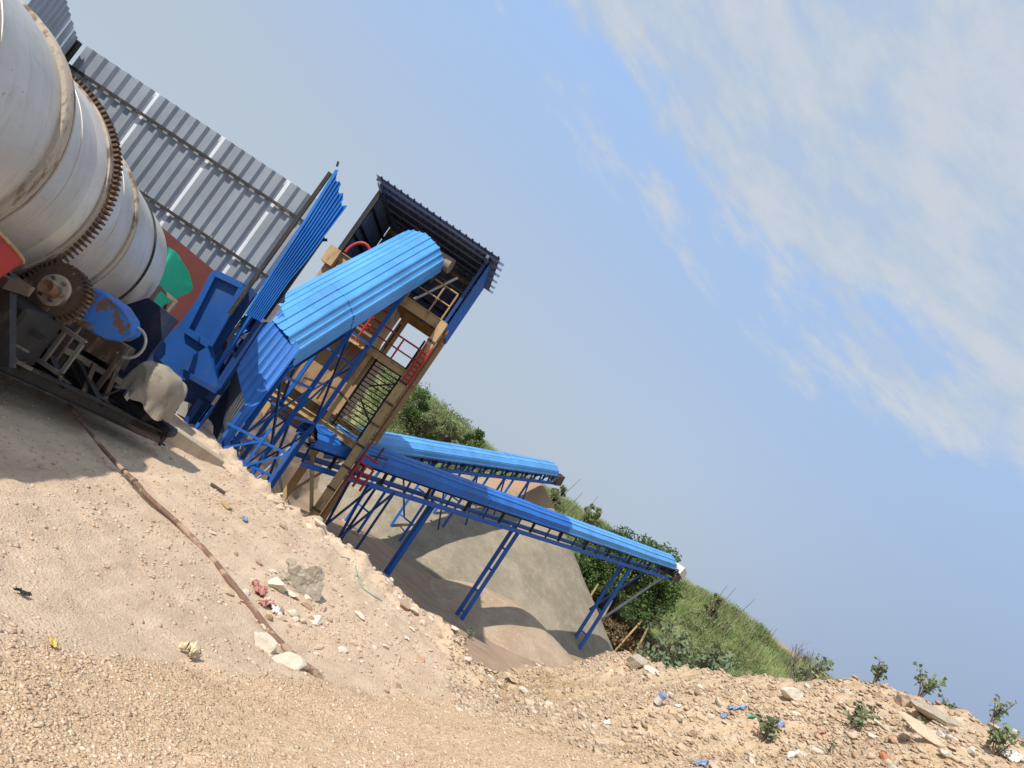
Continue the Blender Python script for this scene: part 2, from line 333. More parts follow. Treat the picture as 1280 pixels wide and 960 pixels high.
RUBM = islandm('rubble_chips', [(.50, .36, .25), (.60, .46, .34), (.66, .56, .45), (.43, .31, .21), (.40, .32, .25), (.60, .48, .36), (.50, .35, .23), (.55, .43, .32)])
DUSTM = islandm('bench_chips', [(.52, .385, .275), (.60, .455, .335), (.66, .52, .39), (.56, .42, .30), (.72, .60, .49), (.48, .36, .27), (.63, .49, .36)])
def cand(n, xr, yr):
    return RNG.uniform(*xr, n), RNG.uniform(*yr, n)
x, y = cand(230000, (-3, 4.2), (1.9, 8.5)); k = (gravel_side(x, y)+.35*fbm(x, y, 1.5, 3, 31) > -.05) & (RNG.uniform(0, 1, len(x)) < np.clip(5.5/(y+.3)**1.0*.62, .2, 1))
k &= RNG.uniform(0, 1, len(x)) < .45+1.2*np.clip(fbm(x, y, 1.2, 3, 41)+.3, 0, 1)
x, y = x[k], y[k]; tag(scatter('near_gravel', x, y, RNG.uniform(.005, .0115, len(x))*RNG.choice([.8, 1, 1, 1.2, 2.], len(x)), .5, GRAVM), 'loose tan and orange gravel covering the near heap along the bottom', 'gravel', kind='stuff')
x, y = cand(90000, (-6, 3), (3.2, 11.6)); d, _, _, i2 = edge_dist(x, y)
k = i2 & (gravel_side(x, y) < .2) & (RNG.uniform(0, 1, len(x)) < .16+.8*np.clip(sstep(-2.4, .6, x+.15*(y-7))*.55+fbm(x, y, .9, 3, 43)*1.2, 0, 1))
x, y = x[k], y[k]; tag(scatter('dust_pebbles', x, y, RNG.uniform(.005, .012, len(x))*RNG.choice([.6, .8, 1, 1, 1, 1.2, 1.6]+[3.2]*(1), len(x)), .5, DUSTM), 'scattered pale chips lying on the dusty bench', 'gravel', kind='stuff')
x, y = cand(60000, (1.2, 7), (3.2, 11.6)); d, _, _, i2 = edge_dist(x, y)
k = (i2 | (d < .5)) & (x+.25*np.clip(y-5, 0, 4)+.9*fbm(x, y, .9, 3, 32) > 1.9) & (RNG.uniform(0, 1, len(x)) < .25+1.2*np.clip(fbm(x, y, 1.6, 3, 44)+.2, 0, 1))
x, y = x[k], y[k]; tag(scatter('rubble_chips', x, y, RNG.uniform(.012, .05, len(x))*RNG.choice([.6, .8, 1, 1, 1.5], len(x)), .34, RUBM), 'small broken rubble chips covering the right-hand slope', 'rubble', kind='stuff')
# ------------------------------------------------------------------ rocks
def rock_mesh(name, mat, seed, sub=3, flat=.7, rough=.35):
    import bmesh
    bm = bmesh.new(); bmesh.ops.create_icosphere(bm, subdivisions=sub, radius=1); r = random.Random(seed)
    pl = [(V((r.gauss(0, 1), r.gauss(0, 1), r.gauss(0, 1))).normalized(), r.uniform(.45, .8)) for _ in range(9)]
    from mathutils import noise as mn
    for v in bm.verts:
        c = v.co.copy()
        for nrm, dd in pl:
            e = c.dot(nrm)-dd
            if e > 0: c -= nrm*e
        c *= 1+rough*.35*mn.noise(c*2.2+V((seed*3.1, 0, 0)))+rough*.12*mn.noise(c*7+V((0, seed, 0)))
        c.z *= flat; c.y *= .8; v.co = c
    me = bpy.data.meshes.new(name); bm.to_mesh(me); bm.free(); me.materials.append(mat); return me
S_TAN = stonem('tan_rock', (.50, .37, .25), (.62, .50, .37)); S_PALE = stonem('pale_rock', (.58, .52, .42), (.70, .65, .56)); S_GREY = stonem('grey_boulder', (.27, .24, .19), (.44, .39, .32), 5, .8); S_BR = stonem('brown_rock', (.28, .17, .11), (.38, .26, .17)); S_OR = stonem('orange_brick', (.48, .19, .09), (.55, .28, .15))
def rock(name, px, py, r, mat, label, cat='rock', seed=None, flat=.7, group=None, sc_=(1, 1, 1), rz=None, y=None, mesh=None, lift=.25):
    if isinstance(px, tuple): X, Y = px
    else:
        p = ray_ground(px, py); X, Y = p.x, p.y
    me = mesh or rock_mesh(name, mat, seed or random.randint(1, 9999), 4, flat)
    o = bpy.data.objects.new(name, me); C.objects.link(o); o.location = (X, Y, gz(X, Y)+r*flat*lift); o.scale = (r*sc_[0], r*sc_[1], r*sc_[2])
    o.rotation_euler = (random.uniform(-.2, .2), random.uniform(-.2, .2), random.uniform(0, 6.28) if rz is None else rz); return tag(o, label, cat, group)
def ray_ground(px, py):
    d = Fv*FPX+Ri*(px-640)+Ui*(480-py); d = d/d.y
    ts = np.arange(1.5, 60, .04); xs = d.x*ts; zs = 5+d.z*ts; h = terrain(xs, ts); k = np.argmax(zs < h); t = ts[k] if zs[k] < h[k] else 20
    return V((d.x*t, t, 5+d.z*t))
rock('boulder', 374, 738, .21, S_GREY, 'large grey-brown boulder half buried in the dusty bench right of the hose', sc_=(1.1, .9, 1.5), rz=.3, seed=3, lift=.5, mesh=rock_mesh('boulder_mesh', S_GREY, 3, 5, .75, 1.1))
rock('boulder', 345, 735, .15, S_PALE, 'pale angular stone against the left side of the grey boulder', seed=5)
rock('boulder', 326, 808, .12, S_PALE, 'pale lumpy rock on the near side of the hose end, upper of two', seed=8, sc_=(1, 1, 1.2))
rock('boulder', 358, 832, .14, S_PALE, 'pale lumpy rock beside the buried hose end, lower of two', seed=11, sc_=(1.3, .9, .9))
rock('stone', 394, 778, .09, S_PALE, 'pale stone close to the hose below the red cloth', seed=12)
rock('stone', 362, 706, .09, S_GREY, 'small grey stone above the large boulder', seed=13)
rock('stone', 353, 660, .10, S_BR, 'dark brown flat stone on the bench above the boulder', seed=14, flat=.5)
rock('stone', 503, 760, .10, S_BR, 'dark crumbly brown clod near the edge of the bench', seed=15)
rock('brick', 525, 826, .06, S_OR, 'orange broken brick piece on the lower bench', cat='brick', seed=16)
rock('boulder', 791, 833, .2, S_GREY, 'grey rounded boulder at the far edge of the rubble slope', seed=21, sc_=(1, 1, 1.1))
rock('boulder', 815, 842, .13, S_PALE, 'pale stone just right of the grey rounded boulder', seed=22)
rock('boulder', 988, 876, .13, S_PALE, 'long pale stone in the middle of the rubble slope', seed=23, sc_=(1.6, .8, .8), rz=.5)
rock('boulder', 1128, 880, .12, S_BR, 'brown rock on the rubble crest between leafy plants', seed=24)
rock('boulder', 1152, 892, .14, S_GREY, 'grey rock on the rubble crest right of the brown rock', seed=25, sc_=(1.4, .8, .7))
rock('boulder', 1185, 906, .17, S_GREY, 'long grey slab leaning down the rubble crest', seed=26, sc_=(2., .7, .6), rz=-.4)
rock('boulder', 1160, 925, .14, S_TAN, 'flat tan slab lying below the crest slab', seed=27, sc_=(1.7, .9, .5), rz=-.2)
rock('stone', 1105, 913, .08, S_PALE, 'bright white stone on the right part of the rubble slope', seed=28, sc_=(1.7, .8, .6))
rock('brick', 1115, 930, .05, S_OR, 'orange brick chip left of the tan slab', cat='brick', seed=29)
rock('brick', 1106, 950, .05, S_OR, 'orange brick chip at the bottom edge below the white stone', cat='brick', seed=30)
rock('boulder', 640, 852, .13, S_TAN, 'flat tan rock where the rubble slope meets the bench', seed=31, flat=.4)
rock('stone', 545, 882, .05, S_BR, 'small red-brown stone on the near gravel', seed=32)
RM = {'t': [rock_mesh('stone_mesh', S_TAN, 100+i, 2, .6) for i in range(6)], 'p': [rock_mesh('stone_mesh', S_PALE, 120+i, 2, .55) for i in range(6)], 'b': [rock_mesh('stone_mesh', S_BR, 140+i, 2, .6) for i in range(3)]}
def spread(n, region, rr, label, group, kinds='tpt'):
    k = 0
    while k < n:
        X, Y = region(); kk = random.choice(kinds)
        r = random.uniform(*rr); rock('stone', (X, Y), 0, r, None, label, group=group, mesh=random.choice(RM[kk]), flat=.6, sc_=(random.uniform(.8, 1.5), random.uniform(.7, 1), random.uniform(.6, 1))); k += 1
def reg_edge():
    i = random.uniform(4.2, 9.8); a = EDGE[int(i)]; b = EDGE[int(i)+1]; t = i-int(i); return a[0]+(b[0]-a[0])*t+random.gauss(0, .12), a[1]+(b[1]-a[1])*t-abs(random.gauss(.15, .35))
def reg_bench():
    return random.uniform(-1.6, 1.6), random.uniform(6.6, 10)
def reg_rub():
    while True:
        X, Y = random.uniform(1.8, 5.6), random.uniform(4.5, 10.8); d, _, _, i2 = edge_dist(np.array([X]), np.array([Y]))
        if i2[0] and X+.25*(Y-5) > 2.3: return X, Y
def reg_boulder():
    p = W(385, 760, z=2.65); return p.x+random.gauss(0, .45), p.y+random.gauss(0, .5)
spread(75, reg_edge, (.03, .10), 'small tan stone on the crumbling edge of the dusty bench', 'stones along the bench edge')
spread(62, reg_boulder, (.02, .09), 'small stone scattered around the large grey boulder', 'stones around the boulder', 'tppb')
spread(26, reg_bench, (.015, .05), 'small stone lying loose on the open dusty bench', 'stones on the bench', 'tpb')
spread(126, reg_rub, (.025, .085), 'small broken stone on the right-hand rubble slope', 'stones on the rubble slope', 'ttppb')
# ------------------------------------------------------------------ corrugated sheets
def ribline(w, pitch=.25, depth=.035, kind='trap'):
    """(s, offset) samples across a ribbed sheet of width w"""
    out = []; n = max(1, round(w/pitch)); p = w/n
    prof = ((0, 0), (.46, 0), (.52, 1), (.72, 1), (.96, 0)) if kind == 'trap' else ((0, 0), (.6, 0), (.68, 1), (.82, 1), (.9, 0))
    for i in range(n):
        for f, d in prof: out.append((i*p+f*p, d*depth))
    out.append((w, 0)); return out
def sheet(mb, a, b, c, d, pitch=.25, depth=.035, kind='trap', nrm=None, jag=0):
    """ribs run from edge a-b to edge d-c (a->d, b->c)"""
    a, b, c, d = map(V, (a, b, c, d)); w = (b-a).length; nn = nrm or (b-a).cross(d-a).normalized(); r0 = []; r1 = []
    for s, o in ribline(w, pitch, depth, kind):
        t = s/w; j = jag*random.uniform(-1, 1); r0.append(a.lerp(b, t)+nn*o); r1.append(d.lerp(c, t)+nn*o+(d-a).normalized()*j)
    return mb.grid([r0, r1])
# grey wall
wall = thing('sheet_metal_wall', 'tall grey corrugated sheet wall behind the drum', 'wall', (-8, 15, 2.6))
YW = 15.; zt = W(250, 152, y=YW).z; z1 = W(210, 165, y=YW).z; z2 = W(250, 290, y=YW).z
xl = W(108, 58, y=YW).x; xr = W(388, 247, y=YW).x+.25
strip = [W(197, 117, y=YW).x, W(277, 175, y=YW).x, W(357, 232, y=YW).x]
lims = [xl]+sum([[s-.05, s+.05] for s in strip], [])+[xr]
for i in range(0, len(lims), 2):
    mb = MB(); sheet(mb, (lims[i], YW, 2.6), (lims[i+1], YW, 2.6), (lims[i+1], YW, zt), (lims[i], YW, zt), .265, .06, nrm=V((0, -1, 0))); mb.build('panel', GREY, wall)
for s in strip:
    MB().add([(s-.06, YW+.02, 2.6), (s+.06, YW+.02, 2.6), (s+.06, YW+.02, zt+.01), (s-.06, YW+.02, zt+.01)], [(0, 1, 2, 3)]).build('translucent_strip', CLEAR, wall)
for z in (z1, z2): MB().bar((xl, YW-.085, z), (xr, YW-.085, z), .05, .06).build('rail', DARK, wall)
for s in np.arange(xl+.15, xr, .53): MB().box((s, YW-.07, z2+.02), .02, .03, .09).build('bracket', GALV, wall)
for xx in (xl+.02, xr-.3): MB().chan((xx, YW+.15, 2.55), (xx, YW+.15, zt-.1), .12, .12).build('post', DARK, wall)
wall2 = thing('sheet_metal_wall', 'grey corrugated wall section angled toward us at the top left corner', 'wall', (-10, 12, 2.6))
a = V((xl-.15, YW-.1, 0)); b = V((-8.6, 10.3, 0)); zt2 = zt-.02
nn = V((1, -.45, 0)).normalized()
w2p = [0, .19, .23, .36, .4, 1]
for i in range(0, 6, 2):
    p = a.lerp(b, w2p[i]); q = a.lerp(b, w2p[i+1]); mb = MB(); sheet(mb, (p.x, p.y, 2.6), (q.x, q.y, 2.6), (q.x, q.y, zt2), (p.x, p.y, zt2), .46, .05, nrm=nn); mb.build('panel', GREY, wall2)
for i in (1, 3):
    p = a.lerp(b, w2p[i])-nn*.02; q = a.lerp(b, w2p[i+1])-nn*.02; MB().add([(p.x, p.y, 2.6), (q.x, q.y, 2.6), (q.x, q.y, zt2), (p.x, p.y, zt2)], [(0, 1, 2, 3)]).build('translucent_strip', CLEAR, wall2)
MB().bar((a.x+.12, a.y-.12, 2.6), (a.x+.12, a.y-.12, z1+.5), .12).build('post', DARK, wall2)
# red sheet below the wall, green tarpaulin
rs = thing('metal_panel', 'dull red sheet metal panel between the drum end and the grey wall', 'panel', (-7, 13.6, 2.6))
MB().prism([W(200, 282, y=13.6), W(272, 342, y=13.6), W(225, 420, y=13.6), W(150, 400, y=13.6)], (0, .05, 0)).build('sheet', REDP, rs)
tp = thing('green_tarpaulin', 'bright green tarpaulin stretched from the end of the drum', 'tarpaulin', W(195, 385, y=11.2))
rows = []
A0, A1, B0, B1 = W(206, 305, y=11.2), W(190, 385, y=11.0), W(242, 358, y=11.8), W(205, 382, y=11.6)
A0 = W(207, 309, y=11.2); A1 = W(191, 387, y=10.95); B0 = W(241, 360, y=11.9); B1 = W(198, 386, y=11.3)
def curve(P, t):
    k = min(int(t*(len(P)-1)), len(P)-2); f = t*(len(P)-1)-k; p0, p1, p2, p3 = P[max(k-1, 0)], P[k], P[k+1], P[min(k+2, len(P)-1)]
    return tuple(.5*((2*b)+(c-a)*f+(2*a-5*b+4*c-d)*f*f+(3*b-a-3*c+d)*f**3) for a, b, c, d in zip(p0, p1, p2, p3))
for i in range(25):
    t = i/24; r = []; u_ = curve([(204, 306), (220, 315), (233, 334), (241, 360)], t); d_ = curve([(190, 378), (198, 387), (216, 375), (240, 363)], t); y_ = 11.0+.9*t
    for j in range(21):
        q = j/20; p = W(u_[0]*(1-q)+d_[0]*q, u_[1]*(1-q)+d_[1]*q, y=y_); p += V((0, -.10*math.sin(q*math.pi)*math.sin(t*math.pi)+.035*math.sin(7*q+9*t)+.02*math.sin(19*t-4*q), 0)); r.append(p)
    rows.append(r)
MB().grid(rows).build('cloth', GREEN, tp, smooth=True)
# ------------------------------------------------------------------ dryer drum and its trailer
DC = V((-5.908, 7.871, 4.525)); al, de = 1.614, .14
DA = V((math.cos(al)*math.cos(de), math.sin(al)*math.cos(de), -math.sin(de)))
dr = thing('rotary_drum', 'huge off-white steel rotary drum with rusty ring gear', 'drum', (-5.9, 8, 2.6))
MB().lathe(DC, DA, [(-6, 1.30), (-1.3, 1.285), (-1.06, 1.25), (0, 1.21), (.16, 1.205), (1.12, 1.14), (1.2, 1.135), (2.1, 1.075), (2.16, 1.07)], 96).build('shell', DRUM, dr, smooth=True)
MB().lathe(DC, DA, [(2.14, 1.06), (2.2, 1.07), (2.82, 1.04), (2.84, 1.02), (2.84, 0.02)], 96).build('end_cone', DRUM, dr, smooth=True)
MB().lathe(DC, DA, [(-1.34, 1.26), (-1.34, 1.325), (-1.32, 1.34), (-1.22, 1.345), (-1.21, 1.30), (-1.195, 1.30), (-1.19, 1.34), (-1.165, 1.34), (-1.16, 1.22)], 96).build('riding_ring', DUSTW, dr, smooth=True)
MB().lathe(DC, DA, [(1.09, 1.1), (1.09, 1.165), (1.11, 1.177), (1.16, 1.177), (1.165, 1.1)], 96).build('riding_ring', DUSTW, dr, smooth=True)
MB().lathe(DC, DA, [(2.11, 1.05), (2.11, 1.093), (2.15, 1.093), (2.16, 1.05)], 96).build('end_band', DARK, dr, smooth=True)
MB().lathe(DC, DA, [(-1.165, 1.2), (-1.165, 1.315), (-1.13, 1.315), (-1.12, 1.2)], 96).build('ring_flange', DARK, dr, smooth=True)
MB().lathe(DC, DA, [(1.163, 1.1), (1.163, 1.16), (1.21, 1.16), (1.22, 1.1)], 96).build('ring_flange', DARK, dr, smooth=True)
MB().lathe(DC, DA, [(-.12, 1.15), (-.12, 1.28), (.08, 1.28), (.08, 1.15)], 96).build('gear_web', DUSTW, dr, smooth=True)
mb = MB(); NT = 140
sd = DA.cross(V((0, 0, 1))).normalized(); uu = sd.cross(DA)
for k in range(NT):
    t = 2*math.pi*k/NT; rd = sd*math.cos(t)+uu*math.sin(t); tg = -sd*math.sin(t)+uu*math.cos(t); vs = []
    for st in (-.04, .08):
        for r_, w_ in ((1.275, .017), (1.34, .010)):
            vs += [DC+DA*st+rd*r_-tg*w_, DC+DA*st+rd*r_+tg*w_]
    mb.add(vs, [(0, 1, 3, 2), (4, 6, 7, 5), (2, 3, 7, 6), (0, 2, 6, 4), (1, 5, 7, 3)])
mb.build('ring_gear_teeth', RUST, dr)
for st, r0 in ((-.75, 1.245), (.62, 1.182), (-2.4, 1.298), (-3.6, 1.30)):
    MB().lathe(DC, DA, [(st-.012, r0-.02), (st-.008, r0), (st+.008, r0), (st+.012, r0-.02)], 96).build('weld_seam', DRUM, dr, smooth=True)
MB().lathe(DC, DA, [(-.36, 1.21), (-.24, 1.25), (-.13, 1.255), (-.13, 1.2)], 96).build('gear_flange', DRUM, dr, smooth=True)
# carriage
tr = thing('drum_carriage', 'black and rusty steel carriage under the rotary drum', 'machine frame', (-5, 8.5, 2.6))
def along(x0, y0, z0, y1): return V((x0, y0, z0)), V((x0+(y1-y0)*-.04, y1, z0-(y1-y0)*.141))
for xx, zz in ((-4.85, 3.62), (-6.9, 3.62)):
    p, q = along(xx, 5.5, zz+.34, 10.9); MB().chan(p, q, .16, .24, .02).build('main_beam', DRUST, tr)
p, q = W(20, 462, y=7.6), W(207, 548, y=9.75); p0, q0 = p.copy(), q.copy()
MB().chan(p-V((0, 0, 0))+(p-q)*1.0, q, .14, .16, .018).build('skid_rail', DARK, tr)
MB().chan(p+V((-1.6, .4, 0))+(p-q), q+V((-1.5, .2, 0)), .14, .16, .018).build('skid_rail', DARK, tr)
MB().bar(p+V((-.5, .2, .35)), q+V((-.6, .1, .28)), .09, .07).build('side_rail', DGAL, tr)
for t in (-.3, 0, .25, .5, .75):
    c = p.lerp(q, t); MB().chan(c, V((-4.9, c.y+.1, 3.55-(c.y-8)*.14)), .1, .1).build('strut', DARK, tr)
    MB().chan(c+V((0, .05, .05)), c+V((-1.7, .3, .05)), .1, .1).build('cross_member', DARK, tr)
for t in (-.1, .3, .6):
    c = p.lerp(q, t)+V((-.35, 0, .1)); MB().box(c+V((0, 0, .2)), .05, .05, .75).build('post', DRUST, tr)
fr = MB(); cc = W(72, 437, y=8.1)
for dx in (-.28, -.05, .18): fr.bar(cc+V((dx, 0, -.2)), cc+V((dx, 0, .22)), .04)
fr.bar(cc+V((-.3, 0, -.2)), cc+V((.2, 0, -.2)), .045); fr.bar(cc+V((-.3, 0, .22)), cc+V((.2, 0, .22)), .045); fr.build('grille', DGAL, tr)
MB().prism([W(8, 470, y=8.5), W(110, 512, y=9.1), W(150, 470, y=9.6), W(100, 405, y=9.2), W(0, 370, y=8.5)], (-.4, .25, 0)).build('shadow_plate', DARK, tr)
MB().box(W(40, 440, y=8.3), .35, .9, .5).build('gearbox', DARK, tr, bevel=.03)
MB().box(W(12, 408, y=7.6), .5, .7, .6).build('bearing_box', DARK, tr, bevel=.03)
MB().prism([W(110, 405, y=8.7), W(158, 432, y=9.0), W(143, 460, y=9.1), W(96, 432, y=8.8)], (-.1, .5, -.05)).build('rusty_box', DRUST, tr)
MB().prism([W(108, 358, y=8.45), W(128, 366, y=8.5), W(152, 384, y=8.6), W(164, 402, y=8.7), W(166, 420, y=8.72), W(150, 428, y=8.7), W(128, 424, y=8.6), W(100, 408, y=8.45)], (-.05, .3, .02)).build('gear_guard', GUARD, tr, bevel=.02)
mb = MB(); hc = W(163, 428, y=8.9); mb.tube([hc+V((.17*math.cos(t), .0, .19*math.sin(t))) for t in np.linspace(-1.9, 1.9, 18)], .018, 8); mb.build('hoop', GALV, tr, smooth=True)
rr = MB(); rc = W(183, 383, y=10.6); rr.bar(rc+V((0, 0, -.3)), rc+V((0, 0, .35)), .05); rr.bar(rc+V((.3, 0, -.25)), rc+V((.3, 0, .3)), .05); rr.bar(rc+V((-.02, 0, .32)), rc+V((.32, 0, .28)), .044); rr.bar(rc+V((-.02, 0, -.28)), rc+V((.32, 0, -.28)), .044); rr.build('end_frame', DGAL, tr)
MB().box(W(160, 408, y=10.7), .6, .3, .5).build('end_box', DARK, tr)
MB().box(W(194, 358, y=11.3)+V((-.5, 0, -.5)), .9, .3, .8).build('discharge_box', DARK, tr)
for k, (pa, pb, y_, w_, mt_) in enumerate((((28, 470), (70, 400), 8.0, .05, DRUST), ((42, 458), (96, 492), 8.3, .04, DGAL), ((0, 395), (60, 425), 7.4, .06, DARK), ((100, 500), (118, 455), 8.6, .05, DRUST), ((112, 455), (152, 478), 8.9, .06, DGAL), ((0, 440), (40, 462), 7.3, .03, DGAL), ((0, 420), (36, 440), 7.3, .02, DGAL), ((128, 505), (150, 450), 8.9, .05, DRUST), ((30, 368), (112, 408), 8.1, .07, DRUST))):
    MB().bar(W(*pa, y=y_), W(*pb, y=y_+.2), w_, w_).build('frame_bar', mt_, tr)
MB().prism([W(0, 345, y=10.2), W(100, 400, y=10.2), W(185, 372, y=10.2), W(222, 400, y=10.2), W(190, 440, y=10.2), W(150, 500, y=10.2), W(0, 480, y=10.2)], (0, .06, 0)).build('shade_backing', NAVD, tr)  # dark sheet added behind the carriage to stand for the shade under the drum
# pinion
pc = W(74, 367, y=7.86)
pn = MB(); NTp = 38
pn.lathe(pc, DA, [(-.13, .0), (-.13, .2), (-.12, .27), (.08, .27), (.08, 0)], 40)
for k in range(NTp):
    t = 2*math.pi*k/NTp; rd = sd*math.cos(t)+uu*math.sin(t); tg = -sd*math.sin(t)+uu*math.cos(t); vs = []
    for st in (-.12, .08):
        for r_, w_ in ((.265, .016), (.315, .008)): vs += [pc+DA*st+rd*r_-tg*w_, pc+DA*st+rd*r_+tg*w_]
    pn.add(vs, [(0, 1, 3, 2), (4, 6, 7, 5), (2, 3, 7, 6), (0, 2, 6, 4), (1, 5, 7, 3)])
pno = pn.build('pinion_gear', RUST, tr)
MB().lathe(pc-DA*.13, DA, [(-.16, 0), (-.16, .075), (-.02, .08), (-.02, .15), (.01, .18)], 32).build('hub', DUSTW, pno, smooth=True)
mb = MB()
for k in range(6):
    t = k*math.pi/3; c = pc-DA*.15+(sd*math.cos(t)+uu*math.sin(t))*.12; mb.lathe(c, DA, [(-.05, 0), (-.05, .018), (.02, .018)], 6)
mb.build('bolts', DRUST, pno)
MB().lathe(W(63, 361, y=7.62), DA, [(-.05, 0), (-.1, .07), (.3, .075)], 24).build('shaft', paint('orange_rust_shaft', (.22, .12, .065), .75, dirt=(.12, .07, .04), amt=.6, dscale=9), tr, smooth=True)
MB().box(W(70, 388, y=7.95), .34, .22, .16).build('bearing_block', DRUST, tr, bevel=.02)
rl = thing('red_roller', 'red painted steel drum end at the left edge of the picture', 'roller', W(0, 320, y=6.6))
cr = W(-20, 324, y=6.5); ax = (W(14, 302, y=6.6)-cr).normalized()
MB().tube([cr-ax*.9, cr+ax*.2], .19, 36).build('body', RED, rl, smooth=True)
e = cr+ax*.2; MB().tube([e, e+ax*.015, e+ax*.03], [.2, .205, .19], 36).build('worn_rim', TAN, rl, smooth=True)
# black support below the red roller
bs = thing('support_stand', 'dark dusty steel support below the red drum end', 'stand', W(10, 395, y=7))
MB().bar(W(2, 460, y=7.0), W(14, 350, y=7.0)+V((-.1, 0, 0)), .1, .2).build('leg', DARK, bs); MB().box(W(4, 347, y=7.0), .36, .4, .1).build('plate', DRUST, bs)
# covered blower motor on the skid
mt = thing('covered_motor', 'burner motor wrapped in grey canvas at the end of the carriage', 'motor', W(200, 530, y=9.5))
mc = W(198, 482, y=9.45); mb = MB(); rows = []
from mathutils import noise as mn
for i in range(31):
    t = i/30; r = []
    for j in range(73):
        th_ = j/72*2*math.pi; low_ = max(0, (t-.35)/.65); rad = (math.sin(min(1, t/.5)*math.pi/2)**.8)*(.33+.03*low_); fold = low_*(.035*math.sin(7*th_+.6*math.sin(3*th_))+.02*math.sin(13*th_+2)); q = V((math.cos(th_)*(rad*1.02+fold), math.sin(th_)*(rad*1.2+fold), .27*math.cos(min(1, t/.55)*math.pi/2)**.9-.2*low_))
        q += V((.03, .03, .06))*mn.noise(q*5)+V((0, 0, .06))*mn.noise(q*2.5+V((4, 0, 0)))+V((0, 0, -.25*q.x if q.x > 0 else .12*q.x)); r.append(mc+q)
    rows.append(r)
mb.grid(rows).build('canvas_cover', CANV, mt, smooth=True)
MB().box(mc+V((.02, 0, -.36)), .3, .4, .16).build('motor_base', DARK, mt, bevel=.02)
MB().chan(mc+V((-.9, -.9, -.42)), mc+V((.3, .2, -.47)), .12, .12).build('bearer', DARK, mt)
MB().bar(mc+V((-1.1, -1.0, -.5)), mc+V((.42, -.05, -.54)), .16, .05).build('plank', DRUST, mt)
MB().box(W(205, 535, y=9.65), .3, .22, .13).build('end_block', DARK, mt, bevel=.03)
MB().bar(W(203, 545, y=9.6), W(199, 557, y=9.6), .03).build('foot', DARK, mt)
cb = thing('power_cable', 'thin black cable hanging from the carriage to the covered motor', 'cable', W(90, 495, y=8.6))
P = [W(60, 492, y=8.3), W(95, 499, y=8.6), W(130, 495, y=8.9), W(150, 487, y=9.0)]; MB().tube(P, .014, 6).build('cable', DARK, cb, smooth=True)
# hose
def smooth_path(P, n=10):
    out = []
    for i in range(len(P)-1):
        p0, p1, p2, p3 = P[max(i-1, 0)], P[i], P[i+1], P[min(i+2, len(P)-1)]
        for k in range(n):
            t = k/n; out.append(.5*((2*p1)+(p2-p0)*t+(2*p0-5*p1+4*p2-p3)*t*t+(3*p1-p0-3*p2+p3)*t**3))
    return out+[P[-1]]
hs = []
for px, py, off in ((86, 506, .45), (118, 547, .5), (150, 583, .42), (188, 622, .26), (215, 648, .1)):
    hs.append(W(px, py, y=ray_ground(px, py).y-off))
for px, py in ((255, 690), (290, 735), (325, 780), (360, 818), (397, 848)):
    p = ray_ground(px, py); hs.append(V((p.x, p.y, gz(p.x, p.y)+.012)))
hp = smooth_path(hs, 12); n_ = len(hp)
ho = MB(); ho.tube([q+V((mn.noise(q*3)*.02, 0, mn.noise(q*2.3)*.015)) for q in hp], [.019+.015*min(1, i/n_*1.3)+.004*mn.noise(V((i*.7, 0, 0))) for i in range(n_)], 12)
hso = ho.build('water_hose', PIPEM, None, smooth=True); tag(hso, 'long brown ribbed hose running from the carriage across the dusty bench', 'hose')
for i in (26, 30): MB().tube([hp[i-1].lerp(hp[i], .5), hp[i]], .032, 10).build('clamp', DRUST, hso)
# cloth scraps and litter
def litter(name, px, py, w, h, mat, label, cat, seed, up=.25):
    p = ray_ground(px, py); r = random.Random(seed); rows = []; a = r.uniform(0, 3)
    for i in range(9):
        row = []
        for j in range(9):
            s, t = i/8-.5, j/8-.5; k = 1-.35*abs(mn.noise(V((s*5, t*5, seed))))*2
            dx, dy = s*w*k, t*h*k; X = p.x+dx*math.cos(a)-dy*math.sin(a); Y = p.y+dx*math.sin(a)+dy*math.cos(a)
            row.append((X, Y, gz(X, Y)+.012+abs(mn.noise(V((s*4, t*4, seed*1.7))))*up*max(w, h)))
        rows.append(row)
    o = MB().grid(rows).build(name, mat, None, smooth=True, solid=.003); return tag(o, label, cat)
M_W = paint('white_plastic', (.68, .66, .61), .5, amt=.15); M_B = paint('blue_plastic', (.2, .28, .48), .4, amt=.1); M_P = paint('pink_cloth', (.46, .20, .17), .9, amt=.25); M_G = paint('green_plastic', (.03, .45, .25), .4, amt=.1)
M_Y = paint('yellow_leaf', (.55, .42, .12), .8, amt=.3); M_BE = paint('beige_wrapper', (.72, .6, .42), .7, amt=.2)
litter('cloth_scrap', 322, 740, .16, .3, M_P, 'faded pink-red rag lying along the hose', 'cloth', 1); litter('cloth_scrap', 331, 757, .10, .26, M_P, 'second faded red rag just below the first, against the hose', 'cloth', 2)
litter('paper_scrap', 344, 766, .12, .2, M_W, 'dirty white wrapper next to the pale stone by the hose', 'litter', 3)
litter('plastic_scrap', 305, 651, .09, .1, M_B, 'small blue plastic scrap on the upper bench', 'litter', 4, .5)
litter('paper_scrap', 507, 799, .06, .08, M_W, 'white paper scrap on the bench near its edge', 'litter', 5, .5); litter('paper_scrap', 537, 815, .03, .07, M_W, 'tiny white paper scrap left of the orange brick', 'litter', 6, .5)
litter('dry_husk', 232, 820, .08, .17, M_BE, 'curled beige leaf husk standing on the near gravel', 'litter', 7, 1.0); litter('fallen_leaf', 62, 808, .05, .1, M_Y, 'yellow dry leaf at the left edge of the near gravel', 'leaf', 8)
litter('bark_chip', 25, 745, .05, .1, DARK, 'dark bark chip at the left edge', 'bark', 9, .4)
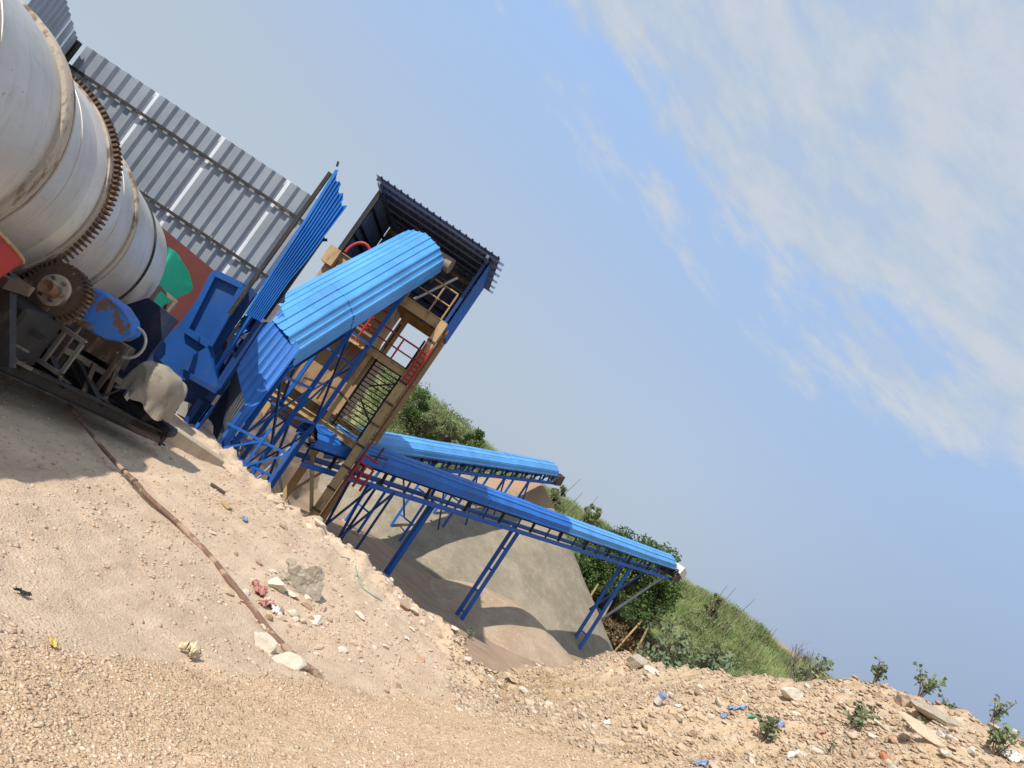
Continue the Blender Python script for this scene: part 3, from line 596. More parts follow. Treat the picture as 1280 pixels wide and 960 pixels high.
litter('plastic_bag', 757, 905, .07, .06, M_W, 'pale plastic scrap low on the rubble slope', 'litter', 10); litter('plastic_bag', 919, 888, .05, .16, M_B, 'flattened blue-grey wrapper on the rubble slope', 'litter', 11, .4)
litter('plastic_bag', 901, 899, .06, .06, M_B, 'small blue plastic lump left of the green cap', 'litter', 12, .6); litter('plastic_scrap', 937, 900, .05, .06, M_G, 'bright green plastic cap beside a small weed', 'litter', 13, .8)
litter('plastic_scrap', 972, 908, .06, .1, M_B, 'blue plastic ribbon right of the small weed', 'litter', 14, .6); litter('cloth_scrap', 1024, 918, .07, .07, M_P, 'small pink cloth scrap on the rubble slope', 'cloth', 15, .6)
litter('plastic_bag', 873, 957, .1, .1, M_B, 'blue-grey crumpled bag at the bottom edge of the picture', 'litter', 16, .4); litter('plastic_bag', 993, 948, .12, .12, M_W, 'crumpled white bag at the bottom of the rubble slope', 'litter', 17, .5)
litter('plastic_scrap', 1174, 918, .06, .06, M_B, 'dark blue plastic scrap on the tan slab', 'litter', 18, .6); litter('plastic_bag', 1260, 950, .14, .12, M_W, 'white crumpled plastic in the bottom right corner', 'litter', 19, .5)
litter('plastic_scrap', 845, 886, .05, .05, M_W, 'grey-white wrapper above the blue wrapper', 'litter', 20, .5)
p = ray_ground(819, 882); bt = thing('plastic_bottle', 'small clear bottle with bright blue cap lying on the rubble', 'bottle', p)
MB().tube([p+V((0, 0, .03)), p+V((0, -.02, .10))], .035, 12).build('body', M_W, bt, smooth=True); MB().tube([p+V((0, -.02, .10)), p+V((0, -.03, .135))], .036, 12).build('cap', M_B, bt, smooth=True)
mb = MB(); q = [ray_ground(*a) for a in ((425, 697), (440, 702), (447, 720), (452, 735), (465, 745), (477, 752))]; mb.tube(smooth_path([a+V((0, 0, .015)) for a in q], 4), .008, 6); tag(mb.build('twine', paint('green_twine', (.2, .36, .28), .8, amt=.2), None), 'thin green twine lying on the bench near its edge', 'twine')
mb = MB(); 
for k, (pa, pb) in enumerate((((262, 607), (280, 619)), ((262+15, 630), (286, 639)))):
    a, b = ray_ground(*pa), ray_ground(*pb); o = MB().bar(a+V((0, 0, .03)), b+V((0, 0, .03)), .07, .025).build('wood_plank', TAN if k else DRUST, None)
    tag(o, ('dark weathered board on the upper bench', 'pale wood offcut below the dark board')[k], 'plank')
# concrete kerb at the far side of the bench
kb = thing('concrete_kerb', 'pale concrete kerb at the foot of the blue bin', 'kerb', W(240, 560, y=11.2))
p = W(205, 524, y=10.5); q = W(276, 572, y=11.3); MB().bar(p-V((0, 0, .3)), q-V((0, 0, .3)), .22, .6).build('slab', CONC, kb, bevel=.02)
# ------------------------------------------------------------------ blue feed bin + posts
bn = thing('feed_bin', 'deep blue steel feed bin with framed side panel behind the drum end', 'bin', (-4.6, 12.6, 2.5))
def PX(l, y): return [W(a, b, y=y) for a, b in l]
MB().prism(PX([(272, 338), (309, 356), (264, 432), (272, 486), (226, 474), (184, 436), (222, 408)], 12.4), (-.2, 1.0, 0)).build('hopper_body', MBLU, bn)
fr = MB(); Q = PX([(268, 341), (304, 358), (262, 432), (232, 412)], 12.33)
for i in range(4): fr.bar(Q[i]+V((0, .004*(i % 2), 0)), Q[(i+1) % 4]+V((0, .004*(i % 2), 0)), .10-.004*(i % 2), .06, up=V((0, 1, 0)))
fr.build('panel_frame', MBLU, bn)
MB().prism(PX([(259, 433), (272, 484), (227, 471), (240, 445)], 12.28), (0, .08, 0)).build('chute_plate', MBLU, bn)
MB().prism(PX([(184, 430), (268, 486), (290, 440), (300, 455), (262, 520), (225, 565), (135, 495), (150, 455)], 12.75), (-.3, .8, 0)).build('lower_casing', BLUED, bn)
MB().bar(W(226, 463, y=12.2), W(271, 489, y=12.2), .05, .09).build('lip_rail', BLUED, bn)
MB().prism(PX([(228, 500), (239, 505), (231, 522), (220, 516)], 12.6), (0, .06, 0)).build('cleat', GALV, bn)
MB().bar(W(215, 350, y=12.3), W(190, 425, y=12.2), .07).build('handle_bar', DARK, bn); MB().prism(PX([(190, 415), (203, 421), (197, 428), (186, 422)], 12.25), (0, .1, 0)).build('red_block', paint('orange_red', (.5, .12, .07), .6), bn)
sp = thing('blue_post_frame', 'row of tall dark blue and brown steel posts in front of the grey wall', 'post frame', (-4.1, 12.2, 2.4))
for pa, pb, mat, w in (((240, 478), (317, 364), BLUED, .12), ((256, 484), (322, 382), BLUE, .05), ((262, 500), (332, 394), BLUED, .12), ((250, 528), (274, 494), GALV, .03), ((236, 548), (266, 506), BLUE, .05), ((222, 546), (252, 500), BLUED, .1)):
    MB().chan(W(*pa, y=12.6), W(*pb, y=12.6), w, .1, .015).build('post', mat, sp)
for px, py, top in ((413, 216, 0), (404, 296, 0)):
    t = W(px, py, y=12.2); MB().bar((t.x, 12.2, 4.45 if px > 410 else 4.7), t, .06, .06).build('tall_post', DARK, sp)
t1 = W(409, 300, y=12.2); t2 = W(385, 325, y=12.2)
MB().bar(t1, W(395, 300, y=12.2), .04).build('tie_bar', DARK, sp); MB().bar(W(380, 312, y=12.2), W(388, 322, y=12.2), .05).build('tie_bar', DARK, sp)
MB().prism(PX([(345, 378), (352, 384), (338, 402), (325, 402)], 12.18), (0, .04, 0)).build('torn_flap', M_W, sp)
MB().prism(PX([(190, 545), (256, 580), (284, 520), (296, 452), (352, 392), (356, 368), (325, 368)], 14.3), (0, .05, 0)).build('gap_shade_plate', NAVD, sp)  # near-black sheet added behind the posts as the shade in their gaps
bsn = thing('bent_blue_sheet', 'tall bright blue corrugated sheet torn and splayed at its top', 'metal sheet', (-4.0, 12.0, 4))
bot = [W(306, 392, y=12.0), W(326, 402, y=11.9)]; mid = [W(382, 272, y=12.0), W(400, 303, y=11.85)]; top = [W(419, 212, y=12.0), W(431, 262, y=11.7)]
rows = []
for lv in ([bot[0], bot[1]], [bot[0].lerp(mid[0], .5), bot[1].lerp(mid[1], .5)-V((.02, 0, 0))], [mid[0].lerp(bot[0], .12), mid[1].lerp(bot[1], .25)], [mid[0], mid[1].lerp(top[1], .25)], [top[0], top[1]]):
    L = (lv[1]-lv[0]).length; row = []
    for s, o in ribline(1.0, .11, 1, 'std'): row.append(lv[0].lerp(lv[1], s)+V((.5, -.86, 0))*o*min(.05, L*.07)+(V((0, 0, 1))*(.05*math.sin(s*21)) if lv[0] == top[0] else V((0, 0, 0))))
    rows.append(row)
MB().grid(rows).build('sheet', SHEETS, bsn)
MB().bar(W(421, 208, y=12.0), W(423, 202, y=12.0), .03).build('hook', DARK, bsn)
# ------------------------------------------------------------------ covered conveyors
def arch(wd, ht, pitch, depth, seg=7):
    """cross-section of a ribbed sheet bent over a conveyor: list of (side, up)"""
    base = [(-wd/2, 0), (-wd/2, ht*.45), (-wd*.32, ht*.82), (0, ht), (wd*.32, ht*.82), (wd/2, ht*.45), (wd/2, 0)]
    P = [V((a, b, 0)) for a, b in base]; L = [0]
    for a, b in zip(P[:-1], P[1:]): L.append(L[-1]+(b-a).length)
    out = []
    for s, o in ribline(L[-1], pitch, depth, 'std'):
        i = max(k for k in range(len(L)-1) if L[k] <= s+1e-9) if s < L[-1] else len(L)-2
        a, b = P[i], P[i+1]; t = (s-L[i])/(L[i+1]-L[i]); d = (b-a).normalized(); n = V((-d.y, d.x, 0)); q = a.lerp(b, t)+n*o; out.append((q.x, q.y))
    return out
def canopy(root, A, B, wd, ht, base, pitch, nsec, mat, name='canopy_sheet', dirt=None):
    a, s, u = frame_of(A, B); prof = arch(wd, ht, pitch, .022)
    for k in range(nsec):
        t0, t1 = k/nsec, (k+1)/nsec+(.012 if k < nsec-1 else 0); g = 1+.012*(k % 2)+.003*k; p, q = A.lerp(B, t0), A.lerp(B, t1)+u*random.uniform(-.012, .012); tilt = random.uniform(-.012, .012)
        rows = [[o+s*(x*g+tilt*e)+u*(base+z*g) for x, z in prof] for e, o in ((-1, p), (1, q))]
        MB().grid(rows).build(name, mat[k % len(mat)], root, solid=.004)
def conveyor(root, A, B, wd, dep, ch, cpitch, nsec, mats, cov=(0, 1), npost=14, rollers=True, lattice=False):
    a, s, u = frame_of(A, B); L = (B-A).length
    for sg in (-1, 1):
        o = s*sg*wd/2
        MB().chan(A+o, B+o, .07, .13, .012).build('lower_chord', BLUE, root)
        MB().bar(A+o+u*dep, B+o+u*dep, .07, .07).build('upper_chord', BLUE, root)
        for k in range(npost+1):
            p = A.lerp(B, k/npost)+o; MB().bar(p+u*.05, p+u*(dep-.03), .06, .06).build('side_post', BLUED, root)
            if lattice and k < npost: q = A.lerp(B, (k+1)/npost)+o; MB().bar(p+u*.05, q+u*(dep-.03), .035, .035).build('lacing_bar', BLUED, root)
    MB().bar(A+u*(dep+.06), B+u*(dep+.06), wd*.78, .02).build('belt', BELT, root); MB().bar(A+u*(dep-.12), B+u*(dep-.12), wd*.6, .012).build('return_belt', BELT, root)
    if rollers:
        for k in range(npost):
            p = A.lerp(B, (k+.5)/npost); MB().tube([p-s*wd*.44+u*(dep-.01), p+s*wd*.44+u*(dep-.01)], .045, 8).build('roller', DARK, root)
            MB().bar(p+s*wd*.42+u*.07, p+s*wd*.42+u*(dep-.05), .09, .04).build('roller_bracket', DARK, root)
    canopy(root, A.lerp(B, cov[0]), A.lerp(B, cov[1]), wd+.22, ch, dep-.02, cpitch, nsec, mats)
    return a, s, u
def leg_pair(root, p, s, wd, z0, lean=V((0, 0, 0)), rungs=3, w=.1, mat=None):
    mat = mat or BLUE
    for sg in (-1, 1):
        t = p+s*sg*wd/2; MB().chan(V((t.x, t.y, z0))+lean, t, w, w*.8, .012).build('leg', mat, root)
        MB().bar(t-V((0, 0, .09))-s*.16, t-V((0, 0, .09))+s*.16, .14, .012).build('gusset', mat, root)
        gq = gz(t.x, t.y); MB().box(V((t.x, t.y, max(gq, z0)+.04))+lean, .26, .26, .1).build('footing', CONC, root, bevel=.01)
    for k in range(1, rungs+1):
        z = z0+(p.z-z0)*k/(rungs+1); f = 1-k/(rungs+1); c = V((p.x, p.y, z))+lean*f; MB().bar(c-s*wd/2, c+s*wd/2, .06, .06).build('rung', mat, root)
# near conveyor
K1 = W(543, 627, y=22); K3 = W(785, 704, y=31); dK = K3-K1; A = K1-dK*.42; B = K1+dK*1.31
c1 = thing('covered_conveyor', 'long blue covered conveyor nearer to us, supported by three tall leg pairs', 'conveyor', (A.x, A.y, 0), 'stockpile conveyors')
_, s1, u1 = conveyor(c1, A, B, .7, .50, .46, .2, 9, [SHEETS, SHEETS, SHEETS, SHEETS, SHEETS, SHEET, SHEET, SHEET, SHEET], (0, .97), 12)
leg_pair(c1, K1, s1, .14, -.3, rungs=2, w=.12); K2 = K1.lerp(K3, .345); leg_pair(c1, K2, s1, .26, -.8, rungs=4, w=.13); leg_pair(c1, K3, s1, .42, -.3, rungs=3, w=.13)
for sg in (-1, 1):
    h = B-(B-A).normalized()*1.0+s1*sg*.35; MB().chan(h, V((K3.x, K3.y, 1.7))+s1*sg*.35, .07, .07).build('head_brace', GALV if sg > 0 else BLUED, c1)
    f = K1-dK*.16+s1*sg*.35; MB().bar(f, V((f.x, f.y, .2)), .07).build('short_leg', BLUED, c1); f2 = K1-dK*.24+s1*sg*.35; MB().bar(f2, V((f2.x+.2, f2.y+.3, .1)), .07).build('short_leg', BLUED, c1)
    MB().bar(f, V((f2.x, f2.y, .4)), .05).build('diagonal_brace', BLUED, c1)
MB().tube([B-s1*.42+u1*.25, B+s1*.42+u1*.25], .17, 20).build('head_pulley', DARK, c1, smooth=True)
hd = MB(); hd.bar(B-s1*.45+u1*.1-(B-A).normalized()*.3, B-s1*.45+u1*.1+(B-A).normalized()*.35, .06, .3); hd.bar(B+s1*.45+u1*.1-(B-A).normalized()*.3, B+s1*.45+u1*.1+(B-A).normalized()*.35, .06, .3); hd.build('head_frame', DRUST, c1)
MB().prism([B+s1*.5+u1*.4, B+s1*.5+u1*.75+V((.1, .1, 0)), B+s1*.5+u1*.6+V((.4, .4, 0)), B+s1*.5+u1*.2+V((.45, .45, 0))], -s1*.5).build('drive_cover', M_W, c1)
# far conveyor
A2 = W(395, 562, y=23); B2 = W(686, 599, y=36.2)
c2 = thing('covered_conveyor', 'farther blue covered conveyor whose head ends above the stockpile peak', 'conveyor', (A2.x, A2.y, 0), 'stockpile conveyors')
_, s2, u2 = conveyor(c2, A2, B2, .8, .45, .48, .22, 7, [SHEET, SHEET], (0, .97), 18, lattice=True)
for t in (.25, .42, .56, .70, .84):
    p = A2.lerp(B2, t); leg_pair(c2, p, s2, .7, -.2, rungs=2, w=.1)
    MB().bar(p+s2*.35, V((p.x+1.0, p.y+1.2, 1.2))+s2*.35, .05).build('leg_brace', BLUED, c2)
MB().tube([B2-s2*.45+u2*.25, B2+s2*.45+u2*.25], .22, 20).build('head_pulley', GALV, c2, smooth=True)
a2 = (B2-A2).normalized(); MB().bar(B2+u2*.2-a2*.2+s2*.5, B2+u2*.2+a2*.45+s2*.5, .05, .5).build('head_frame', DRUST, c2); MB().bar(B2+u2*.55-a2*.1, B2+u2*.4+a2*.5, .9, .05).build('drive_cover', CANV, c2)
# big inclined conveyor to the tower
A3 = W(352, 414, y=14.4); B3 = W(533, 311, y=18.3); A3 = A3-V((0, 0, .6)); B3 = B3-V((0, 0, .55))
c3 = thing('covered_conveyor', 'wide steep bright blue covered conveyor rising into the tower', 'conveyor', (A3.x, A3.y, 1))
a3, s3, u3 = frame_of(A3, B3)
conveyor(c3, A3-a3*.3, B3, .95, .34, 0.01, .2, 1, [BLUED], (.99, 1), 16, lattice=True)
canopy(c3, A3, B3+a3*.1, 1.3, .72, .22, .16, 3, [SHEET], 'canopy_sheet')
SA, SB, SC, SD = W(351, 384, y=14.0), W(375, 437, y=13.9), W(279, 564, y=12.85), W(293, 450, y=13.0)
SE = W(276, 545, y=12.7); SF = W(306, 505, y=12.75)
mb = MB(); sheet(mb, SA, SB, SC, SD, .16, .012, 'std', nrm=V((.6, -.8, 0)).normalized()); mb.build('side_sheet', SHEETS, c3)
mb = MB(); sheet(mb, SD, SF, SE, W(284, 500, y=12.9), .07, .02, 'std', nrm=V((.3, -.95, 0))); mb.build('folded_sheet', paint('folded_dark_sheet', (.06, .08, .11), .5), c3)
st = thing('conveyor_trestle', 'blue lattice steel trestle supporting the steep conveyor', 'trestle', (-3.9, 16, 0))
ys = [14.5, 16.1, 17.5]; nodes = []
for yy in ys:
    t = (yy-A3.y)/(B3.y-A3.y); p = A3.lerp(B3, t); row = []
    for sg in (-1, 1):
        q = p+s3*sg*.48; MB().chan(V((q.x, q.y, .0)), q, .09, .09, .012).build('column', BLUE, st); row.append(q)
    nodes.append((row, p.z))
def segs(zlo, zhi, n): return [zlo+(zhi-zlo)*k/n for k in range(n+1)]
for i, (row, ztop) in enumerate(nodes):
    n = max(2, int((ztop-1)/1.7)); zz = segs(1.0, ztop-.2, n)
    for k in range(n):
        a, b = row; MB().bar((a.x, a.y, zz[k]), (b.x, b.y, zz[k+1]), .035).build('brace', BLUED, st); MB().bar((a.x, a.y, zz[k]), (b.x, b.y, zz[k]), .04).build('cross_bar', BLUE, st)
    if i:
        pr, pz = nodes[i-1]; n = max(2, int((pz-1)/1.9)); zz = segs(1.0, pz-.2, n)
        for k in range(n):
            for a, b in zip(pr, row):
                MB().bar((a.x, a.y, zz[k]), (b.x, b.y, zz[k+1]), .035).build('brace', MBLU, st); MB().bar((b.x, b.y, zz[k]), (a.x, a.y, zz[k+1]), .045).build('brace', BLUED, st)
                MB().bar((a.x, a.y, zz[k+1]), (b.x, b.y, zz[k+1]), .055).build('cross_bar', BLUE, st)
# low blue base frame at the bench edge
bf = thing('blue_base_frame', 'low thin blue tube frame at the foot of the steep conveyor', 'frame', W(300, 570, y=12.6))
Q = [W(228, 556-2, y=12.3), W(283, 580, y=12.6), W(322, 588, y=12.6), W(345, 602, y=13.0)]
for px, py, dx, dy in ((268, 562, .9, 1.2), (306, 582, .5, 1.0), (338, 600, .4, 1.2)):
    b = W(px, py, y=12.7); MB().bar(b-V((0, 0, .6)), b+V((0, 0, .75)), .045).build('post', BLUE, bf)
for dz in (.05, .5):
    MB().bar(W(262, 560, y=12.65)+V((0, 0, dz)), W(340, 600, y=12.75)+V((0, 0, dz)), .04).build('rail', BLUE, bf)
MB().bar(W(268, 562, y=12.7), W(306, 582, y=12.7)+V((0, 0, .5)), .035).build('brace', BLUE, bf); MB().bar(W(306, 582, y=12.7), W(338, 600, y=12.7)+V((0, 0, .5)), .035).build('brace', BLUE, bf)
# ------------------------------------------------------------------ batching tower
TO = V((W(555, 405, y=18.5).x, 18.5, 0)); ex = V((-.99, .0, 0)); ex = V((-.999, -.05, 0)).normalized(); ey = V((-.05, .999, 0)).normalized()
def T(r, d, z): return TO+ex*r+ey*d+V((0, 0, z))   # r to the left, d away, z up
tw = thing('batching_tower', 'tan steel tower with dark clad loft under a flat roof', 'tower', (-3.9, 20.3, 0))
TWW, TD = 3.15, 3.6; zP, zM, zL = 6.85, 5.35, 3.2; zR = W(615, 326, y=18.5).z
for r, d in ((0, 0), (TWW, 0), (0, TD), (TWW, TD), (1.25, TD-.2)):
    MB().chan(T(r, d, 0), T(r, d, zP+.1), .2, .24 if (r, d) == (0, 0) else .18, .02, up=V((0, 1, 0))).build('column', TAN, tw)
for z in np.arange(.8, 6.8, .62): MB().bar(T(-.12, -.13, z), T(.12, -.13, z), .012, .06).build('batten_strap', DRUST, tw)
for r in (.0,): MB().bar(T(-.17, .1, 0), T(-.17, .1, zP), .06, .12).build('side_channel', paint('brown_channel', (.22, .10, .05), .7), tw)
for z in (zP, zM, zL):
    for p, q in (((0, 0), (TWW, 0)), ((0, TD), (TWW, TD)), ((0, 0), (0, TD)), ((TWW, 0), (TWW, TD))):
        h = .26 if z == zP else .18; MB().chan(T(*p, z), T(*q, z), .13, h, .018).build('beam', TAN, tw)
MB().prism([T(.1, .1, zP+.13), T(TWW-.1, .1, zP+.13), T(TWW-.1, TD-.1, zP+.13), T(.1, TD-.1, zP+.13)], (0, 0, .03)).build('upper_deck', DRUST, tw)
MB().prism([T(.1, .05, zM+.1), T(TWW-.1, .05, zM+.1), T(TWW-.1, 1.0, zM+.1), T(.1, 1.0, zM+.1)], (0, 0, .03)).build('middle_deck', DRUST, tw)
for (r0, z0, r1, z1_, d) in ((1.35, zL, .1, 1.3, 0), (TWW-.2, zL-.1, TWW-1.3, .6, 0), (1.1, zM, 1.1, zL, .1), (1.3, zP, 1.0, zM, .1), (TWW-.1, zP, 1.9, zM, .0), (.2, 2.9, 1.3, .5, TD)):
    MB().bar(T(r0, d, z0), T(r1, d, z1_), .1, .08).build('brace', TAN, tw)
for (r0, z0, r1, z1_) in ((0, zM, 2.6, 3.3), (2.8, zM, .1, 3.4)): MB().bar(T(r0, TD, z0), T(r1, TD, z1_), .05).build('rear_brace', DRUST, tw)
MB().tube([T(2.1, .05, 3.9), T(1.3, .05, 4.1), T(.8, .05, 4.0)], .03, 8).build('pipe', DRUST, tw)
# hopper
def frustum(mb, r0, r1, d0, d1, zt, R0_, R1_, D0, D1, zb):
    a = [T(r0, d0, zt), T(r1, d0, zt), T(r1, d1, zt), T(r0, d1, zt)]; b = [T(R0_, D0, zb), T(R1_, D0, zb), T(R1_, D1, zb), T(R0_, D1, zb)]
    mb.add(a+b, [(0, 1, 5, 4), (1, 2, 6, 5), (2, 3, 7, 6), (3, 0, 4, 7), (0, 3, 2, 1), (4, 5, 6, 7)])
mb = MB(); frustum(mb, 1.0, 3.0, .5, TD-.5, zM-.1, 1.0, 3.0, .5, TD-.5, 3.55); mb.build('hopper_body', TAND, tw)
mb = MB(); frustum(mb, 1.0, 3.0, .5, TD-.5, 3.547, 1.6, 2.5, 1.2, TD-1.2, 2.6); mb.build('hopper_cone', TAND, tw)
mb = MB(); frustum(mb, 1.35, 3.0, .9, TD-.7, zP-.15, 1.35, 3.0, .9, TD-.7, zM+.14); mb.build('screen_box', TAND, tw)
mb = MB()
for r in (1.0, 1.66, 2.33, 3.0): mb.bar(T(r, .48, 3.57), T(r, .48, zM-.12), .06, .05)
mb.bar(T(1.0, .47, 3.55), T(3.0, .47, 3.55), .06, .08); mb.build('stiffeners', TAND, tw)
# ladder between mid and right columns
ld = MB()
for r in (.2, .95): ld.bar(T(r, .6, 2.8), T(r, .6, zM+1.0), .05)
ldo = ld.build('ladder', DARK, tw)
rg = MB()
for z in np.arange(2.95, 5.3, .12): rg.tube([T(.2, .6, z), T(1.05, .6, z)], .018, 6)
rg.build('rungs', DARK, ldo)
def railing(name, pts, h, mat, r=.024, mid=True):
    mb = MB()
    for p in pts: mb.tube([p, p+V((0, 0, h))], r, 8)
    for a, b in zip(pts[:-1], pts[1:]):
        mb.tube([a+V((0, 0, h)), b+V((0, 0, h))], r, 8)
        if mid: mb.tube([a+V((0, 0, h*.5)), b+V((0, 0, h*.5))], r*.85, 8)
    return mb.build(name, mat, tw, smooth=True)
railing('upper_railing', [T(1.15, -.02, zP+.14), T(.5, -.02, zP+.14), T(.12, -.02, zP+.14)], .75, paint('rusty_tan_rail', (.42, .24, .13), .6))
railing('middle_railing', [T(2.6, -.05, zM+.1), T(1.9, -.05, zM+.1), T(1.2, -.05, zM+.1), T(.6, -.05, zM+.1), T(.1, -.05, zM+.1)], .6, RED)
railing('red_gate', [T(1.55, -.15, zM), T(1.25, -.15, zM)], 1.0, RED, .03)
mb = MB()
for k in range(7): mb.tube([T(.05, -.2, zM-.1+.13*k), T(-.12, -.2, zM-.1+.13*k)], .03, 6)
for r in (.05, -.12): mb.tube([T(r, -.2, zM-.2), T(r, -.2, zM+.9)], .03, 6)
mb.build('red_ladder_head', RED, tw)
mb = MB()
for k in range(4): mb.tube([T(-.2, -.1, 2.55+.2*k), T(-.6, -.1, 2.55+.2*k)], .03, 6)
for r in (-.2, -.4, -.6): mb.tube([T(r, -.1, 2.35), T(r, -.1, 3.15 if r > -.3 else 2.95)], .035, 6)
mb.build('red_side_bracket', RED, tw)
mb = MB(); mb.tube([T(-.3, 0, 3.2), T(-.75, .0, 3.35)], .03, 6); mb.tube([T(-.5, 0, 3.1), T(-.5, 0, 3.55)], .03, 6); mb.build('rusty_bracket', DRUST, tw)
MB().tube([T(1.0, .3, zP+.2), T(.4, .3, zR-.8)], .035, 8).build('white_tube', M_W, tw, smooth=True)
# clad loft
zB = zP+.02
for nm, a, b, mat, n_ in (('back_cladding', (0-.06, TD+.05), (TWW+.06, TD+.05), NAVY, V(ey)*-1), ('left_cladding', (TWW+.08, TD+.04), (TWW+.08, .0), NAVY, -ex)):
    mb = MB(); sheet(mb, T(*a, zB), T(*b, zB), T(*b, zR-.02), T(*a, zR-.02), .22, .03, 'std', nrm=n_); mb.build(nm, mat, tw)
mb = MB(); sheet(mb, T(-.1, -.02, zB-.05), T(-.1, TD+.04, zB-.05), T(-.1, TD+.04, zR-.02), T(-.1, -.02, zR-.02), .2, .03, 'std', nrm=-ex); mb.build('right_cladding', SHEETS, tw)
for z in (zB+.7, zR-.55, zR-1.1):
    MB().bar(T(0, TD-.02, z), T(TWW, TD-.02, z), .05, .06).build('girt', GALV if z == zR-.55 else DARK, tw); MB().bar(T(TWW+.02, .05, z), T(TWW+.02, TD-.1, z), .05, .06).build('girt', DARK, tw)
MB().bar(T(.05, TD-.06, zR-.25), T(TWW, TD-.06, zR-.25), .08, .12).build('eaves_beam', TAN, tw)
rr0, rr1, dd0, dd1 = -.28, TWW+.16, -.75, TD+.25
mb = MB(); sheet(mb, T(rr1, dd0, zR), T(rr0, dd0, zR), T(rr0, dd1, zR), T(rr1, dd1, zR), .19, .035, 'std', nrm=V((0, 0, 1))); rf = mb.build('roof', NAVY, tw, solid=.004)
for d in (-.55, .1, .9, 1.8, 2.7, 3.5):
    MB().bar(T(rr0-.16, d, zR-.05), T(rr1-.02, d, zR-.05), .04, .06).build('purlin', NAVY, rf)
for r in (0, TWW): MB().bar(T(r, -.7, zR-.12), T(r, TD, zR-.12), .07, .08).build('rafter', NAVY, rf)
for r, d in ((0, .05), (TWW, .05)): MB().bar(T(r, d, zP), T(r, d, zR-.1), .08).build('corner_post', DARK if r else BLUED, tw)
# drive at conveyor head inside the loft
hv = thing('conveyor_drive', 'dusty grey motor and gearbox at the head of the steep conveyor', 'motor', B3)
h = B3+a3*.45+s3*.35+u3*.3; MB().tube([h-s3*.1, h+s3*.4], .2, 20).build('motor_body', CANV, hv, smooth=True); MB().box(h-V((0, -.1, .45)), .45, .4, .45).build('gearbox', DARK, hv, bevel=.04)
MB().bar(B3+u3*.1, h-V((0, 0, .5)), .12).build('bracket', DRUST, hv)
# red hoop left of loft, tan bits
tb = thing('loft_side_platform', 'small tan platform with red hoop beside the steep conveyor head', 'platform', T(TWW, -.2, zP))
MB().tube([T(TWW-.5+.3*math.cos(t), -.3, zP+.15+.45*math.sin(t)) for t in np.linspace(0, math.pi, 12)], .04, 8).build('hoop', RED, tb, smooth=True); MB().box(T(TWW+.05, -.05, zP-.1), .3, .4, .45).build('bracket_box', TAN, tb)
# ------------------------------------------------------------------ stockpiles
def pile_mat(name, c0, c1, zones=False):
    m, n, b = nt(name); co = coords(n); a = noise(n, co, .8, 7, .6); f = noise(n, co, 14, 6, .7)
    col = mixc(n, ramp(n, a, .35, .65), c0, c1); col = mixc(n, ramp(n, f, .4, .7, 0, .4), col, sc3(c0, .65)); f2 = noise(n, coords(n, (2.5, 2.5, .5)), 1.6, 8, .7); col = mixc(n, ramp(n, f2, .48, .66, 0, .45), col, sc3(c1, 1.2)); f3 = noise(n, co, 45, 3, .8); col = mixc(n, ramp(n, f3, .55, .7, 0, .4), col, sc3(c0, .6))
    if zones:
        sep = nd(n, 'ShaderNodeSeparateXYZ'); n.links.new(co, sep.inputs[0]); ad = nd(n, 'ShaderNodeMath', operation='MULTIPLY_ADD'); n.links.new(a, ad.inputs[0]); ad.inputs[1].default_value = 2.2; n.links.new(sep.outputs[2], ad.inputs[2])
        col = mixc(n, ramp(n, ad.outputs[0], 4.4, 5.2), col, (.40, .265, .175))
    n.links.new(col, b.inputs['Base Color']); b.inputs['Roughness'].default_value = .97; b.inputs['Specular IOR Level'].default_value = .1; bump(n, b, f3, .6, .06); return m
def cone_pile(name, cones, slope, mat, label, loc_s=0, top=.35, res=.16, k=.35):
    cx, cy, h = cones[0]; R = (h+.9)/slope+1.2; x0 = min(c[0]-(c[2]+.9)/slope-1.2 for c in cones); x1 = max(c[0]+(c[2]+.9)/slope+1.2 for c in cones); y0 = min(c[1]-(c[2]+.9)/slope-1.2 for c in cones); y1 = max(c[1]+(c[2]+.9)/slope+1.2 for c in cones)
    X, Y = np.meshgrid(np.arange(x0, x1, res), np.arange(y0, y1, res)); acc = 0
    for c in cones:
        r = np.hypot(X-c[0], Y-c[1]); ang = np.arctan2(Y-c[1], X-c[0]); zc = c[2]-slope*(np.sqrt(r*r+top*top)-top)*(1+.04*np.sin(3*ang+loc_s)+.02*np.sin(7*ang+loc_s*2)); acc = acc+np.exp(np.clip(zc, -8, 9)/k)
    z = k*np.log(acc)+.10*fbm(X, Y, .7, 3, 50+loc_s)+.02*fbm(X, Y, 5, 3, 51); keep = z > -.6; z = np.maximum(z, -.6)
    idx = np.arange(X.size).reshape(X.shape); f = np.stack([idx[:-1, :-1], idx[:-1, 1:], idx[1:, 1:], idx[1:, :-1]], -1).reshape(-1, 4)
    kk = keep.ravel()[f].any(1); th = thing(name, label, 'stockpile', (cx, cy, 0)); o = np_mesh('heap', np.stack([X, Y, z], -1).reshape(-1, 3), f[kk], mat, th); o.data.polygons.foreach_set('use_smooth', np.ones(kk.sum(), bool)); return th
PG = pile_mat('grey_crusher_dust', (.27, .235, .175), (.37, .32, .245), True)
apx = W(675, 604, y=37)
cone_pile('aggregate_stockpile', [(apx.x, apx.y, apx.z), (.6, 34, 3.4), (-1.5, 32, 2.2)], .66, PG, 'huge grey and tan dust stockpile rising to a point below the far conveyor head', 1, k=.5)
q = W(650, 778, y=27.5); cone_pile('aggregate_stockpile', [(q.x+.2, q.y+.6, .55), (q.x-.6, q.y+.8, .4)], .33, pile_mat('tan_gravel_pile', (.42, .31, .22), (.50, .385, .28)), 'small rounded tan gravel heap at the foot of the big stockpile', 4, .8)
